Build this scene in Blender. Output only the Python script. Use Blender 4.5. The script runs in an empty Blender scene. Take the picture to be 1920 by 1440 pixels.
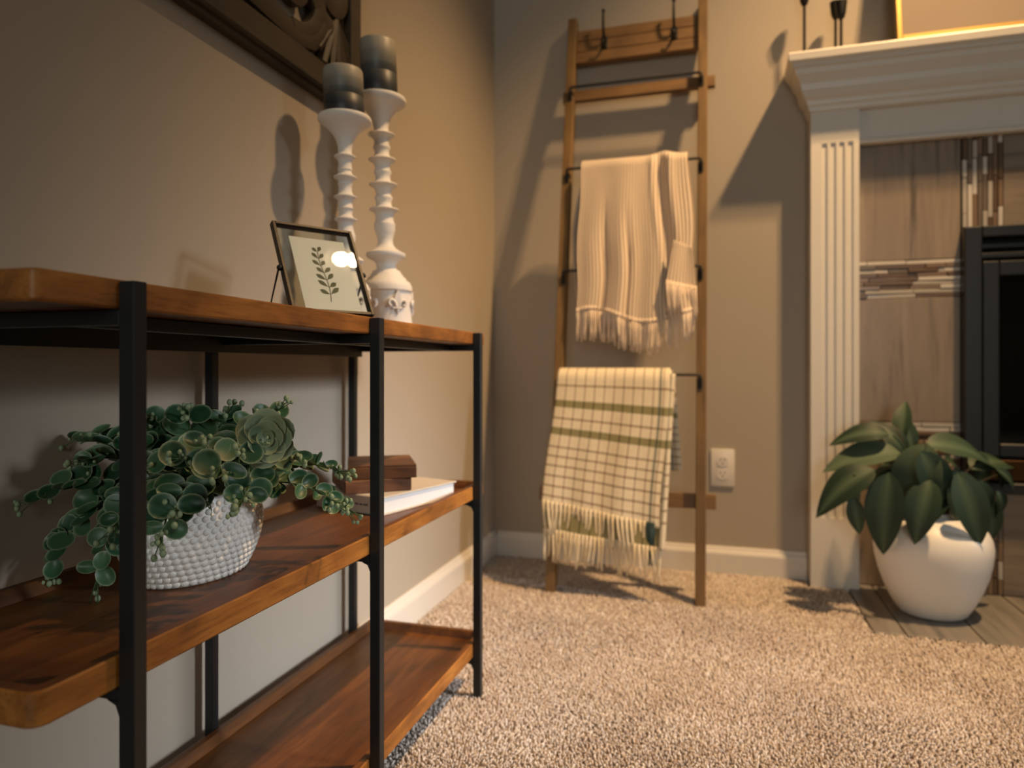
import bpy, bmesh, math, random
import numpy as np
from mathutils import Vector, Matrix
random.seed(7); rng = np.random.default_rng(7)
sc = bpy.context.scene
COL = sc.collection
PI = math.pi

# ------------------------------------------------------------------ camera
CAM = Vector((0.729, 0.0, 0.62)); YAW = math.radians(16.7); FPX = 1300.0; HORIZON = 692.0
cam_d = bpy.data.cameras.new('camera'); cam = bpy.data.objects.new('camera', cam_d); COL.objects.link(cam)
cam.location = CAM; cam.rotation_euler = (PI / 2, 0, YAW)
cam_d.sensor_width = 36; cam_d.lens = FPX / 1920 * 36; cam_d.shift_y = -(720 - HORIZON) / 1920
cam_d.clip_start = 0.02
cam_d.dof.use_dof = True; cam_d.dof.focus_distance = 0.76; cam_d.dof.aperture_fstop = 4.0
sc.camera = cam

# ------------------------------------------------------------------ world, lights, exposure
sc.view_settings.view_transform = 'Standard'; sc.view_settings.look = 'None'
sc.view_settings.gamma = 1; sc.view_settings.use_curve_mapping = False
sc.view_settings.exposure = 0.0
sc.cycles.use_denoising = True
sc.cycles.max_bounces = 6; sc.cycles.diffuse_bounces = 3; sc.cycles.glossy_bounces = 3; sc.cycles.transmission_bounces = 4; sc.cycles.transparent_max_bounces = 8
w = bpy.data.worlds.new('world'); sc.world = w; w.use_nodes = True
w.node_tree.nodes['Background'].inputs[0].default_value = (0.62, 0.78, 1.0, 1)
w.node_tree.nodes['Background'].inputs[1].default_value = 0.5

ROOM_X, ROOM_Y0, ROOM_Y1, ROOM_Z = 4.6, -4.0, 2.22, 3.20
WARM = (1.0, 0.62, 0.29)
BULBS = [Vector((1.735, 1.40, 3.11)), Vector((1.775, 1.47, 3.11))]
AIM = Vector((0.62, 1.84, 0.3))
for p in BULBS:
    ld = bpy.data.lights.new('gimbal_spot', 'SPOT'); lo = bpy.data.objects.new('gimbal_spot', ld); COL.objects.link(lo)
    ld.energy = 230; ld.color = WARM; ld.spot_size = math.radians(63); ld.spot_blend = 1.0; ld.shadow_soft_size = 0.03
    lo.location = p + (AIM - p).normalized() * 0.03; lo.rotation_euler = (AIM - p).to_track_quat('-Z', 'Y').to_euler()
WY0, WY1, WZ0, WZ1 = 0.8, 1.7, 1.15, 2.05      # window in the right-hand wall
ld = bpy.data.lights.new('window_daylight', 'AREA'); lo = bpy.data.objects.new('window_daylight', ld); COL.objects.link(lo)
ld.shape = 'RECTANGLE'; ld.size = WY1 - WY0 - .1; ld.size_y = WZ1 - WZ0 - .1; ld.energy = 3.3; ld.spread = math.radians(20); ld.color = (0.90, 0.95, 1.0)
lo.location = (ROOM_X - 0.20, (WY0 + WY1) / 2, (WZ0 + WZ1) / 2); lo.rotation_euler = (Vector((0.0, 1.24, 0.08)) - lo.location).to_track_quat('-Z', 'Y').to_euler()   # faces -x, into the room

RX0, RX1, RZ0, RZ1 = 0.7, 2.1, 0.55, 1.95         # window added in the rear wall, behind the camera, as frontal fill
ld = bpy.data.lights.new('rear_fill_light', 'AREA'); lo = bpy.data.objects.new('rear_fill_light', ld); COL.objects.link(lo)  # added fill light, lifts the back wall and mantel
ld.shape = 'RECTANGLE'; ld.size = RX1 - RX0 - .1; ld.size_y = RZ1 - RZ0 - .1; ld.energy = 34; ld.color = (0.95, 0.98, 0.92)
lo.location = ((RX0 + RX1) / 2, ROOM_Y0 + 0.04, (RZ0 + RZ1) / 2); lo.rotation_euler = (PI / 2, 0, 0)   # faces +y, into the room

# ------------------------------------------------------------------ helpers
def at(px, py, depth):
    """a point of the place seen along pixel (px, py) at a distance measured along the view axis"""
    F = Vector((-math.sin(YAW), math.cos(YAW), 0)); R = Vector((math.cos(YAW), math.sin(YAW), 0))
    return CAM + (F + R * ((px - 960) / FPX) + Vector((0, 0, (HORIZON - py) / FPX))) * depth

class MB:
    def __init__(s): s.v = []; s.f = []; s.uv = None; s.attr = None
    def add(s, vs, fs):
        n = len(s.v); s.v += [tuple(p) for p in vs]; s.f += [tuple(i + n for i in f) for f in fs]; return s
    def box(s, x0, x1, y0, y1, z0, z1, bev=0.0, mat=None, seg=1):
        bm = bmesh.new(); bmesh.ops.create_cube(bm, size=1)
        for v in bm.verts:
            v.co = Vector(((x0 + x1) / 2 + v.co.x * (x1 - x0), (y0 + y1) / 2 + v.co.y * (y1 - y0), (z0 + z1) / 2 + v.co.z * (z1 - z0)))
        if bev: bmesh.ops.bevel(bm, geom=list(bm.edges), offset=bev, segments=seg, affect='EDGES', profile=0.5)
        if mat is not None: bm.transform(mat)
        bm.verts.index_update()
        s.add([v.co for v in bm.verts], [[v.index for v in f.verts] for f in bm.faces]); bm.free(); return s
    def lathe(s, prof, n=40, c=(0, 0, 0), shear=(0, 0), cap0=True, cap1=True):
        z0 = prof[0][1]; vs = []; fs = []
        for r, z in prof:
            for i in range(n):
                a = 2 * PI * i / n
                vs.append((c[0] + r * math.cos(a) + shear[0] * (z - z0), c[1] + r * math.sin(a) + shear[1] * (z - z0), c[2] + z))
        for k in range(len(prof) - 1):
            for i in range(n):
                j = (i + 1) % n; fs.append((k * n + i, k * n + j, (k + 1) * n + j, (k + 1) * n + i))
        if cap0: fs.append(tuple(range(n - 1, -1, -1)))
        if cap1: fs.append(tuple((len(prof) - 1) * n + i for i in range(n)))
        return s.add(vs, fs)
    def tube(s, path, r, n=8, closed=False, flat=1.0):
        path = [Vector(p) for p in path]; m = len(path); rs = r if isinstance(r, (list, tuple)) else [r] * m
        vs = []; fs = []; up = None
        for k in range(m):
            a = path[k - 1] if (k or closed) else path[k]; b = path[(k + 1) % m] if (k < m - 1 or closed) else path[k]
            t = (b - a).normalized()
            if up is None: up = Vector((0, 0, 1)) if abs(t.z) < 0.9 else Vector((1, 0, 0))
            x = t.cross(up)
            if x.length < 1e-6: x = t.cross(Vector((1, 0.3, 0)))
            x.normalize(); y = x.cross(t).normalized(); up = y
            for i in range(n):
                an = 2 * PI * (i + .5) / n; vs.append(path[k] + (x * math.cos(an) + y * math.sin(an) * flat) * rs[k])
        for k in range(m if closed else m - 1):
            for i in range(n):
                j = (i + 1) % n; q = (k + 1) % m; fs.append((k * n + i, k * n + j, q * n + j, q * n + i))
        if not closed: fs.append(tuple(range(n - 1, -1, -1))); fs.append(tuple((m - 1) * n + i for i in range(n)))
        return s.add(vs, fs)
    def prism(s, poly, fn, d0, d1):
        """extrude a 2-D polygon; fn(u, v, d) -> point"""
        n = len(poly); vs = [fn(u, v, d0) for u, v in poly] + [fn(u, v, d1) for u, v in poly]
        fs = [tuple(range(n - 1, -1, -1)), tuple(range(n, 2 * n))] + [(i, (i + 1) % n, n + (i + 1) % n, n + i) for i in range(n)]
        return s.add(vs, fs)
    def ball(s, c, r, u=8, v=5, sc=(1, 1, 1)):
        vs = [(c[0], c[1], c[2] - r * sc[2])]; fs = []
        for k in range(1, v):
            ph = -PI / 2 + PI * k / v
            for i in range(u):
                a = 2 * PI * i / u; vs.append((c[0] + r * sc[0] * math.cos(ph) * math.cos(a), c[1] + r * sc[1] * math.cos(ph) * math.sin(a), c[2] + r * sc[2] * math.sin(ph)))
        vs.append((c[0], c[1], c[2] + r * sc[2])); L = len(vs) - 1
        for i in range(u):
            j = (i + 1) % u; fs.append((0, 1 + j, 1 + i)); fs.append((L, L - u + i, L - u + j))
            for k in range(v - 2): fs.append((1 + k * u + i, 1 + k * u + j, 1 + (k + 1) * u + j, 1 + (k + 1) * u + i))
        return s.add(vs, fs)
    def mesh(s, name, mat, smooth=False, angle=None):
        me = bpy.data.meshes.new(name); me.from_pydata([tuple(p) for p in s.v], [], s.f)
        bm = bmesh.new(); bm.from_mesh(me); bmesh.ops.recalc_face_normals(bm, faces=bm.faces); bm.to_mesh(me); bm.free()
        if mat: me.materials.append(mat)
        if s.uv is not None:
            l = me.uv_layers.new(name='UVMap')
            vi = np.zeros(len(me.loops), dtype=np.int32); me.loops.foreach_get('vertex_index', vi)
            l.data.foreach_set('uv', np.asarray(s.uv, dtype=np.float32)[vi].ravel())
        if s.attr is not None:
            for nm, vals in s.attr.items():
                a = me.attributes.new(nm, 'FLOAT', 'POINT'); a.data.foreach_set('value', np.asarray(vals, dtype=np.float32))
        if smooth:
            me.polygons.foreach_set('use_smooth', [True] * len(me.polygons))
            if angle: me.set_sharp_from_angle(angle=math.radians(angle))
        return me
    def build(s, name, mat, parent=None, smooth=False, angle=None):
        return link(name, s.mesh(name, mat, smooth, angle), parent)

def link(name, me, parent=None):
    o = bpy.data.objects.new(name, me); COL.objects.link(o)
    if parent is not None: o.parent = parent
    return o
def tag(o, label=None, cat=None, group=None, kind=None):
    if label: o['label'] = label
    if cat: o['category'] = cat
    if group: o['group'] = group
    if kind: o['kind'] = kind
    return o
def thing(name, loc, label, cat, group=None, rot=(0, 0, 0)):
    o = bpy.data.objects.new(name, None); COL.objects.link(o); o.location = loc; o.rotation_euler = rot
    o.empty_display_size = 0.05
    return tag(o, label, cat, group)
def rel(o):      # sets a child given in world coordinates into its parent's frame
    p = o.parent; m = Matrix.LocRotScale(p.location, p.rotation_euler, p.scale); o.matrix_parent_inverse = m.inverted(); return o

# ------------------------------------------------------------------ materials
class NT:
    def __init__(s, name):
        s.m = bpy.data.materials.new(name); s.m.use_nodes = True; s.t = s.m.node_tree; s.b = s.t.nodes['Principled BSDF']
    def n(s, typ, **kw):
        nd = s.t.nodes.new('ShaderNode' + typ)
        for k, v in kw.items():
            if k.startswith('i_'): s.put(nd.inputs[int(k[2:]) if k[2:].isdigit() else k[2:].replace('_', ' ')], v)
            else: setattr(nd, k, v)
        return nd
    def put(s, sock, v):
        if isinstance(v, bpy.types.NodeSocket): s.t.links.new(v, sock)
        elif isinstance(v, bpy.types.Node): s.t.links.new(v.outputs[0], sock)
        else:
            if hasattr(sock.default_value, '__len__') and not isinstance(v, (int, float)) and len(sock.default_value) == 4 and len(v) == 3: v = (*v, 1)
            sock.default_value = v
    def math(s, op, a, b=0.0, c=0.0):
        nd = s.n('Math', operation=op); s.put(nd.inputs[0], a); s.put(nd.inputs[1], b); s.put(nd.inputs[2], c); return nd.outputs[0]
    def mix(s, fac, a, b, mode='MIX'):
        nd = s.n('Mix', data_type='RGBA', blend_type=mode); s.put(nd.inputs[0], fac); s.put(nd.inputs[6], a); s.put(nd.inputs[7], b); return nd.outputs[2]
    def ramp(s, fac, stops):
        nd = s.n('ValToRGB'); s.put(nd.inputs[0], fac); e = nd.color_ramp.elements
        while len(e) < len(stops): e.new(0.5)
        for el, (p, c) in zip(e, stops): el.position = p; el.color = (*c, 1)
        return nd.outputs[0]
    def coord(s, kind='Object', scale=(1, 1, 1), rot=(0, 0, 0)):
        tc = s.n('TexCoord'); mp = s.n('Mapping'); s.t.links.new(tc.outputs[kind], mp.inputs[0]); mp.inputs['Scale'].default_value = scale; mp.inputs['Rotation'].default_value = rot
        return mp.outputs[0]
    def noise(s, vec, scale, detail=3, rough=0.55, dist=0.0):
        nd = s.n('TexNoise'); s.put(nd.inputs['Vector'], vec)
        nd.inputs['Scale'].default_value = scale; nd.inputs['Detail'].default_value = detail; nd.inputs['Roughness'].default_value = rough; nd.inputs['Distortion'].default_value = dist
        return nd.outputs[0]
    def bump(s, h, strength=0.3, dist=0.001):
        nd = s.n('Bump'); s.put(nd.inputs['Height'], h); nd.inputs['Strength'].default_value = strength; nd.inputs['Distance'].default_value = dist
        s.t.links.new(nd.outputs[0], s.b.inputs['Normal'])
    def set(s, **kw):
        for k, v in kw.items(): s.put(s.b.inputs[k.replace('_', ' ')], v)
        return s.m

def sr(r, g, b):  # sRGB bytes to linear
    f = lambda c: ((c / 255 + 0.055) / 1.055) ** 2.4 if c / 255 > 0.04045 else c / 255 / 12.92
    return (f(r), f(g), f(b))

def m_plain(name, col, rough=0.5, metal=0.0, var=0.0, vscale=20, bump=0.0, bscale=200, **kw):
    t = NT(name); c = t.coord()
    base = col
    if var: base = t.mix(t.noise(c, vscale, 4), tuple(x * (1 - var) for x in col), tuple(min(1, x * (1 + var)) for x in col))
    if bump: t.bump(t.noise(c, bscale, 3), bump, 0.001)
    t.set(Base_Color=base, Roughness=rough, Metallic=metal, **kw)
    return t.m
def m_wood(name, dark, mid, light, axis=1, scale=1.0, rough=0.38, pores=0.35, fig=0.5, coat=0.0):
    t = NT(name)
    s = [34, 34, 34]; s[axis] = 3.2; s = [x * scale for x in s]
    c = t.coord(scale=s); c2 = t.coord(scale=[x * 5 for x in s]); c3 = t.coord(scale=(7 * scale, 5 * scale, 7 * scale))
    g = t.noise(c, 1.0, 5, 0.6, 1.2); f = t.noise(c2, 1.0, 3, 0.7); b = t.noise(c3, 1.0, 3, 0.5, 0.8)
    v = t.math('ADD', t.math('MULTIPLY', g, 1 - fig), t.math('MULTIPLY', b, fig))
    col = t.ramp(v, [(0.28, dark), (0.5, mid), (0.72, light)])
    pr = t.math('MULTIPLY', t.math('SUBTRACT', 0.52, f), 2.6 * pores)
    pr = t.math('MAXIMUM', pr, 0.0)
    col = t.mix(t.math('MINIMUM', pr, 0.7), col, dark)
    t.bump(f, 0.12, 0.0006)
    return t.set(Base_Color=col, Roughness=rough, Coat_Weight=coat)

WALL = (0.41, 0.355, 0.285)
def m_wall():
    t = NT('wall_paint'); c = t.coord()
    col = t.mix(t.noise(c, 1.3, 3), tuple(x * 0.97 for x in WALL), tuple(x * 1.03 for x in WALL))
    t.bump(t.noise(c, 260, 4, 0.6), 0.10, 0.0012)
    return t.set(Base_Color=col, Roughness=0.55, Specular_IOR_Level=0.3)
M = {}
M['wall'] = m_wall()
M['ceiling'] = m_plain('ceiling_paint', (0.7, 0.69, 0.66), 0.8, bump=0.3, bscale=120)
M['trim'] = m_plain('trim_white', (0.70, 0.66, 0.60), 0.35, var=0.02)
M['mantel'] = m_plain('mantel_white', (0.70, 0.665, 0.60), 0.38, var=0.02)
M['metal'] = m_plain('black_metal', (0.012, 0.014, 0.016), 0.42, 0.0, bump=0.08, bscale=900, Specular_IOR_Level=0.45)
M['iron'] = m_plain('dark_iron', (0.012, 0.011, 0.010), 0.5, 0.3)
M['wood_shelf'] = m_wood('console_wood', sr(50, 28, 13), sr(104, 62, 27), sr(140, 88, 40), axis=1, scale=1.0, rough=0.42, pores=0.45, fig=0.4)
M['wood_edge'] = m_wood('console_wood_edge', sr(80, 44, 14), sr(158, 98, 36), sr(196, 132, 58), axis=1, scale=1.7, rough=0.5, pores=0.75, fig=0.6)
M['wood_ladder'] = m_wood('ladder_wood', sr(78, 58, 30), sr(118, 90, 50), sr(142, 110, 64), axis=2, scale=0.8, rough=0.6, pores=0.35, fig=0.35)
M['wood_ladder_x'] = m_wood('ladder_wood_cross', sr(82, 58, 32), sr(124, 92, 54), sr(146, 112, 68), axis=0, scale=0.8, rough=0.6, pores=0.35, fig=0.35)
M['wood_block'] = m_wood('walnut_block', sr(44, 24, 13), sr(104, 64, 36), sr(172, 120, 72), axis=0, scale=1.3, rough=0.5, pores=0.3, fig=0.6)
M['art_wood'] = m_wood('carved_panel_wood', sr(34, 27, 17), sr(58, 47, 32), sr(74, 61, 42), axis=1, scale=0.6, rough=0.6, pores=0.3, fig=0.4)
M['plaster'] = m_plain('distressed_white_plaster', (0.78, 0.74, 0.69), 0.6, var=0.06, vscale=35, bump=0.25, bscale=180)
M['ceramic_white'] = m_plain('glazed_white_ceramic', (0.90, 0.87, 0.82), 0.25)
M['bulb'] = None
def m_emit(name, col, s):
    t = NT(name); return t.set(Base_Color=(0.8, 0.8, 0.8), Emission_Color=col, Emission_Strength=s)
M['lens'] = m_emit('lamp_lens', (1, 0.78, 0.5), 60)
def m_glass(name, tint=(0.95, 0.97, 0.96), rough=0.0):
    m = bpy.data.materials.new(name); m.use_nodes = True; t = m.node_tree; t.nodes.clear()
    o = t.nodes.new('ShaderNodeOutputMaterial'); mx = t.nodes.new('ShaderNodeMixShader'); fr = t.nodes.new('ShaderNodeMath'); lw = t.nodes.new('ShaderNodeLayerWeight'); lw.inputs['Blend'].default_value = 0.5; pw = t.nodes.new('ShaderNodeMath'); pw.operation = 'POWER'; pw.inputs[1].default_value = 5; t.links.new(lw.outputs['Facing'], pw.inputs[0]); fr.operation = 'MULTIPLY_ADD'; t.links.new(pw.outputs[0], fr.inputs[0]); fr.inputs[1].default_value = .95; fr.inputs[2].default_value = .045
    tr = t.nodes.new('ShaderNodeBsdfTransparent'); tr.inputs[0].default_value = (*tint, 1); gl = t.nodes.new('ShaderNodeBsdfGlossy'); gl.inputs['Roughness'].default_value = rough
    t.links.new(fr.outputs[0], mx.inputs[0]); t.links.new(tr.outputs[0], mx.inputs[1]); t.links.new(gl.outputs[0], mx.inputs[2]); t.links.new(mx.outputs[0], o.inputs[0]); return m
M['glass'] = m_glass('clear_glass')
def m_carpet():
    t = NT('carpet_fibre'); c = t.coord()
    r = t.n('NewGeometry').outputs['Random Per Island']
    col = t.ramp(r, [(0.0, sr(170, 154, 143)), (0.3, sr(202, 189, 178)), (0.75, sr(217, 206, 196)), (1.0, sr(232, 223, 214))])
    big = t.noise(c, 5.0, 3, 0.6)
    col = t.mix(t.math('MULTIPLY', t.math('SUBTRACT', 0.62, big), 1.1), col, sr(176, 154, 140))
    return t.set(Base_Color=col, Roughness=0.9, Specular_IOR_Level=0.1)
M['carpet'] = m_carpet()
def m_carpet_back():
    t = NT('carpet_base'); c = t.coord()
    a = t.noise(c, 320, 3, 0.7); b = t.noise(c, 5.0, 3, 0.6)
    col = t.ramp(a, [(0.3, sr(150, 134, 122)), (0.5, sr(196, 182, 170)), (0.7, sr(226, 214, 204))])
    col = t.mix(t.math('MULTIPLY', t.math('SUBTRACT', 0.62, b), 1.1), col, sr(140, 112, 92))
    t.bump(a, 0.8, 0.004)
    return t.set(Base_Color=col, Roughness=0.95, Specular_IOR_Level=0.1)
M['carpet_base'] = m_carpet_back()

# ------------------------------------------------------------------ the room
FZ = -0.010
HX0, HY0 = 1.078, 1.812            # hearth corner
tag(MB().box(0, ROOM_X, ROOM_Y0, ROOM_Y1, FZ - 0.1, FZ).build('floor', M['carpet_base']), kind='structure')
tag(MB().box(-0.1, ROOM_X + .1, ROOM_Y0 - .1, ROOM_Y1 + .1, ROOM_Z, ROOM_Z + 0.1).build('ceiling', M['ceiling']), kind='structure')
tag(MB().box(-0.1, 0, ROOM_Y0 - .1, ROOM_Y1 + .1, FZ - .1, ROOM_Z).build('wall_left', M['wall']), kind='structure')
tag(MB().box(0, ROOM_X, ROOM_Y1, ROOM_Y1 + .1, FZ - .1, ROOM_Z).build('wall_back', M['wall']), kind='structure')
b = MB(); b.box(0, RX0, ROOM_Y0 - .1, ROOM_Y0, FZ - .1, ROOM_Z); b.box(RX1, ROOM_X, ROOM_Y0 - .1, ROOM_Y0, FZ - .1, ROOM_Z)
b.box(RX0, RX1, ROOM_Y0 - .1, ROOM_Y0, FZ - .1, RZ0); b.box(RX0, RX1, ROOM_Y0 - .1, ROOM_Y0, RZ1, ROOM_Z)
tag(b.build('wall_rear', M['wall']), kind='structure')
wn = bpy.data.objects.new('added_rear_window', None); COL.objects.link(wn); wn.location = ((RX0 + RX1) / 2, ROOM_Y0, RZ0); tag(wn, kind='structure')  # added window, houses the rear fill light
b = MB()
for x in (RX0, (RX0 + RX1) / 2 - .02, RX1 - .04): b.box(x, x + .04, ROOM_Y0 - .08, ROOM_Y0 - .02, RZ0, RZ1)
for z in (RZ0, (RZ0 + RZ1) / 2 - .02, RZ1 - .04): b.box(RX0, RX1, ROOM_Y0 - .08, ROOM_Y0 - .021, z, z + .04)
rel(b.build('window_frame', M['trim'], wn))
for i in range(2):
    for k in range(2):
        x = RX0 + .04 + i * .68; z = RZ0 + .04 + k * .68
        rel(MB().box(x, x + .64, ROOM_Y0 - .055, ROOM_Y0 - .05, z, z + .64).build('pane', M['glass'], wn))
b = MB()
b.box(ROOM_X, ROOM_X + .1, ROOM_Y0 - .1, WY0, FZ - .1, ROOM_Z); b.box(ROOM_X, ROOM_X + .1, WY1, ROOM_Y1 + .1, FZ - .1, ROOM_Z)
b.box(ROOM_X, ROOM_X + .1, WY0, WY1, FZ - .1, WZ0); b.box(ROOM_X, ROOM_X + .1, WY0, WY1, WZ1, ROOM_Z)
tag(b.build('wall_right', M['wall']), kind='structure')
wn = bpy.data.objects.new('window_1', None); COL.objects.link(wn); wn.location = (ROOM_X, (WY0 + WY1) / 2, WZ0); tag(wn, kind='structure')
b = MB()
for y in (WY0, (WY0 + WY1) / 2 - .02, WY1 - .04): b.box(ROOM_X + .02, ROOM_X + .08, y, y + .04, WZ0, WZ1)
for z in (WZ0, (WZ0 + WZ1) / 2 - .02, WZ1 - .04): b.box(ROOM_X + .021, ROOM_X + .08, WY0, WY1, z, z + .04)
rel(b.build('window_frame', M['trim'], wn))
for i in range(2):
    for k in range(2):
        y = WY0 + .04 + i * .43; z = WZ0 + .04 + k * .43
        rel(MB().box(ROOM_X + .05, ROOM_X + .055, y, y + .39, z, z + .39).build('pane', M['glass'], wn))

def baseboard(name, fn, d0, d1, h=0.078, t=0.014):
    prof = [(0, FZ), (t, FZ), (t, h - .022), (t * .85, h - .016), (t * .55, h - .010), (t * .4, h - .004), (t * .25, h), (0, h)]
    tag(MB().prism(prof, fn, d0, d1).build(name, M['trim']), kind='structure')
baseboard('baseboard_left', lambda u, v, d: (u, d, v), ROOM_Y0, ROOM_Y1 - 0.0005)
baseboard('baseboard_back', lambda u, v, d: (d, ROOM_Y1 - u, v), 0.0145, 0.976)

def carpet_pile():
    parts = []
    def region(x0, x1, y0, y1, sp):
        nx, ny = int((x1 - x0) / sp), int((y1 - y0) / sp)
        X, Y = np.meshgrid(np.linspace(x0, x1, nx), np.linspace(y0, y1, ny))
        p = np.stack([X.ravel(), Y.ravel()], 1); p += rng.uniform(-.5, .5, p.shape) * sp
        return p, np.full(len(p), sp)
    P, S = [], []
    for a in ((0.02, 2.6, 0.62, 1.50, 0.0046), (0.02, 2.6, 1.50, 2.20, 0.0060), (0.3, 2.6, -0.3, 0.62, 0.010), ):
        p, s = region(*a); P.append(p); S.append(s)
    p = np.concatenate(P); s = np.concatenate(S)
    keep = ~((p[:, 0] > HX0 - .004) & (p[:, 1] > HY0 - .004)) & ~((p[:, 0] > 0.97) & (p[:, 1] > 2.14))
    p = p[keep]; s = s[keep]; n = len(p)
    # lay of the pile: slow waves that press the tufts one way or another
    def fld(kx, ky, ph): return np.sin(p[:, 0] * kx + p[:, 1] * ky + ph)
    lx = fld(9, 4, 0) + .7 * fld(-5, 13, 1.7) + .6 * fld(21, -8, 2.2); ly = fld(4, -10, .5) + .7 * fld(14, 6, 2.9) + .6 * fld(-9, -19, 1.1)
    ang = rng.uniform(0, 2 * PI, n); hgt = rng.uniform(0.0095, 0.0125, n)
    tilt = np.stack([lx, ly], 1) * 0.0018 + rng.normal(0, 0.0022, (n, 2))
    V = np.zeros((n, 7, 3)); rad = s * rng.uniform(.42, .66, n)
    for k in range(3):
        a = ang + k * 2 * PI / 3
        V[:, k, 0] = p[:, 0] + np.cos(a) * rad; V[:, k, 1] = p[:, 1] + np.sin(a) * rad; V[:, k, 2] = FZ
        a = a + .6
        V[:, 3 + k, 0] = p[:, 0] + np.cos(a) * rad * 1.02 + tilt[:, 0] * .7; V[:, 3 + k, 1] = p[:, 1] + np.sin(a) * rad * 1.02 + tilt[:, 1] * .7; V[:, 3 + k, 2] = FZ + hgt * .72
    V[:, 6, :2] = p + tilt; V[:, 6, 2] = FZ + hgt
    base = (np.arange(n) * 7)[:, None]
    T = []
    for k in range(3):
        j = (k + 1) % 3; T += [[k, j, 3 + j], [k, 3 + j, 3 + k], [3 + k, 3 + j, 6]]
    T = np.array(T); tri = (base[:, :, None] + T[None]).reshape(-1)
    me = bpy.data.meshes.new('carpet_pile'); me.vertices.add(n * 7); me.vertices.foreach_set('co', V.reshape(-1).astype(np.float32))
    nf = n * 9; me.loops.add(nf * 3); me.loops.foreach_set('vertex_index', tri.astype(np.int32)); me.polygons.add(nf)
    me.polygons.foreach_set('loop_start', np.arange(nf, dtype=np.int32) * 3); me.update(calc_edges=True)
    me.materials.append(M['carpet'])
    o = link('carpet_pile', me); tag(o, 'beige tufted wall-to-wall carpet covering the floor', 'carpet', kind='stuff')
carpet_pile()

# ------------------------------------------------------------------ ceiling fixture (above the frame)
t = thing('ceiling_light', (1.755, 1.435, ROOM_Z), 'two-headed recessed ceiling spotlight above the fireplace', 'light')
rel(MB().box(1.61, 1.90, 1.26, 1.61, ROOM_Z - .012, ROOM_Z).build('trim_plate', M['trim'], t))
for p in BULBS:
    d = (AIM - p).normalized(); q = d.to_track_quat('Z', 'Y').to_matrix().to_4x4(); q.translation = p - d * 0.012
    b = MB().lathe([(0.034, -0.05), (0.038, -0.05), (0.038, 0.0), (0.032, 0.0)], 28, cap0=False, cap1=False); b.v = [tuple(q @ Vector(v)) for v in b.v]
    h = rel(b.build('gimbal_head', M['trim'], t, True, 40))
    b = MB().lathe([(0.031, -0.012), (0.031, -0.006), (0.027, 0.000), (0.018, 0.004), (0.004, 0.006)], 28); b.v = [tuple(q @ Vector(v)) for v in b.v]; 
    l = link('lens', b.mesh('lens', M['lens']), h); l.matrix_parent_inverse = Matrix.Identity(4)

# ------------------------------------------------------------------ console table
def rrect(x0, x1, y0, y1, r, n=6):
    pts = []
    for cx, cy, a0 in ((x1 - r, y1 - r, 0), (x0 + r, y1 - r, PI / 2), (x0 + r, y0 + r, PI), (x1 - r, y0 + r, 1.5 * PI)):
        for k in range(n + 1):
            a = a0 + PI / 2 * k / n; pts.append((cx + r * math.cos(a), cy + r * math.sin(a)))
    return pts
SX0, SX1, SY0, SY1 = 0.029, 0.280, 0.360, 1.306
def tray(z0, z1, lip, floor, r):
    loops = [rrect(SX0 + .002, SX1 - .002, SY0 + .002, SY1 - .002, r), rrect(SX0, SX1, SY0, SY1, r), rrect(SX0, SX1, SY0, SY1, r), rrect(SX0 + .0015, SX1 - .0015, SY0 + .0015, SY1 - .0015, r)]
    zs = [z0, z0 + .002, z1 - .0015, z1]
    if lip:
        loops += [rrect(SX0 + lip - .001, SX1 - lip + .001, SY0 + lip - .001, SY1 - lip + .001, r * .6), rrect(SX0 + lip, SX1 - lip, SY0 + lip, SY1 - lip, r * .6), rrect(SX0 + lip + .004, SX1 - lip - .004, SY0 + lip + .004, SY1 - lip - .004, r * .5)]
        zs += [z1, z1 - .001, floor]
    b = MB(); n = len(loops[0]); vs = [(x, y, z) for L, z in zip(loops, zs) for x, y in L]; fs = []
    for k in range(len(loops) - 1):
        for i in range(n): j = (i + 1) % n; fs.append((k * n + i, k * n + j, (k + 1) * n + j, (k + 1) * n + i))
    fs.append(tuple(range(n - 1, -1, -1))); fs.append(tuple((len(loops) - 1) * n + i for i in range(n)))
    return b.add(vs, fs)
console = thing('console_table', (0.155, 0.84, FZ), 'three-tier wooden console table with black metal frame against left wall', 'console table')
TOP_Z, MID_Z, MID_F, LOW_Z, LOW_F = 0.690, 0.397, 0.383, 0.099, 0.085
for nm, z0, z1, lip, fl in (('top_shelf', .667, TOP_Z, 0, 0), ('middle_shelf', .371, MID_Z, .012, MID_F), ('bottom_shelf', .072, LOW_Z, .012, LOW_F)):
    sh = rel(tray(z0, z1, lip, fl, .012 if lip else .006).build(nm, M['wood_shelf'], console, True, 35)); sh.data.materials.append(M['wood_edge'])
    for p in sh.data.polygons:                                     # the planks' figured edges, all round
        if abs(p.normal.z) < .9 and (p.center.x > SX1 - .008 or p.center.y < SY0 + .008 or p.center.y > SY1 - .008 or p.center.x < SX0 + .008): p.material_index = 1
POST_Y = (0.4355, 0.8395, 1.244)
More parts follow.
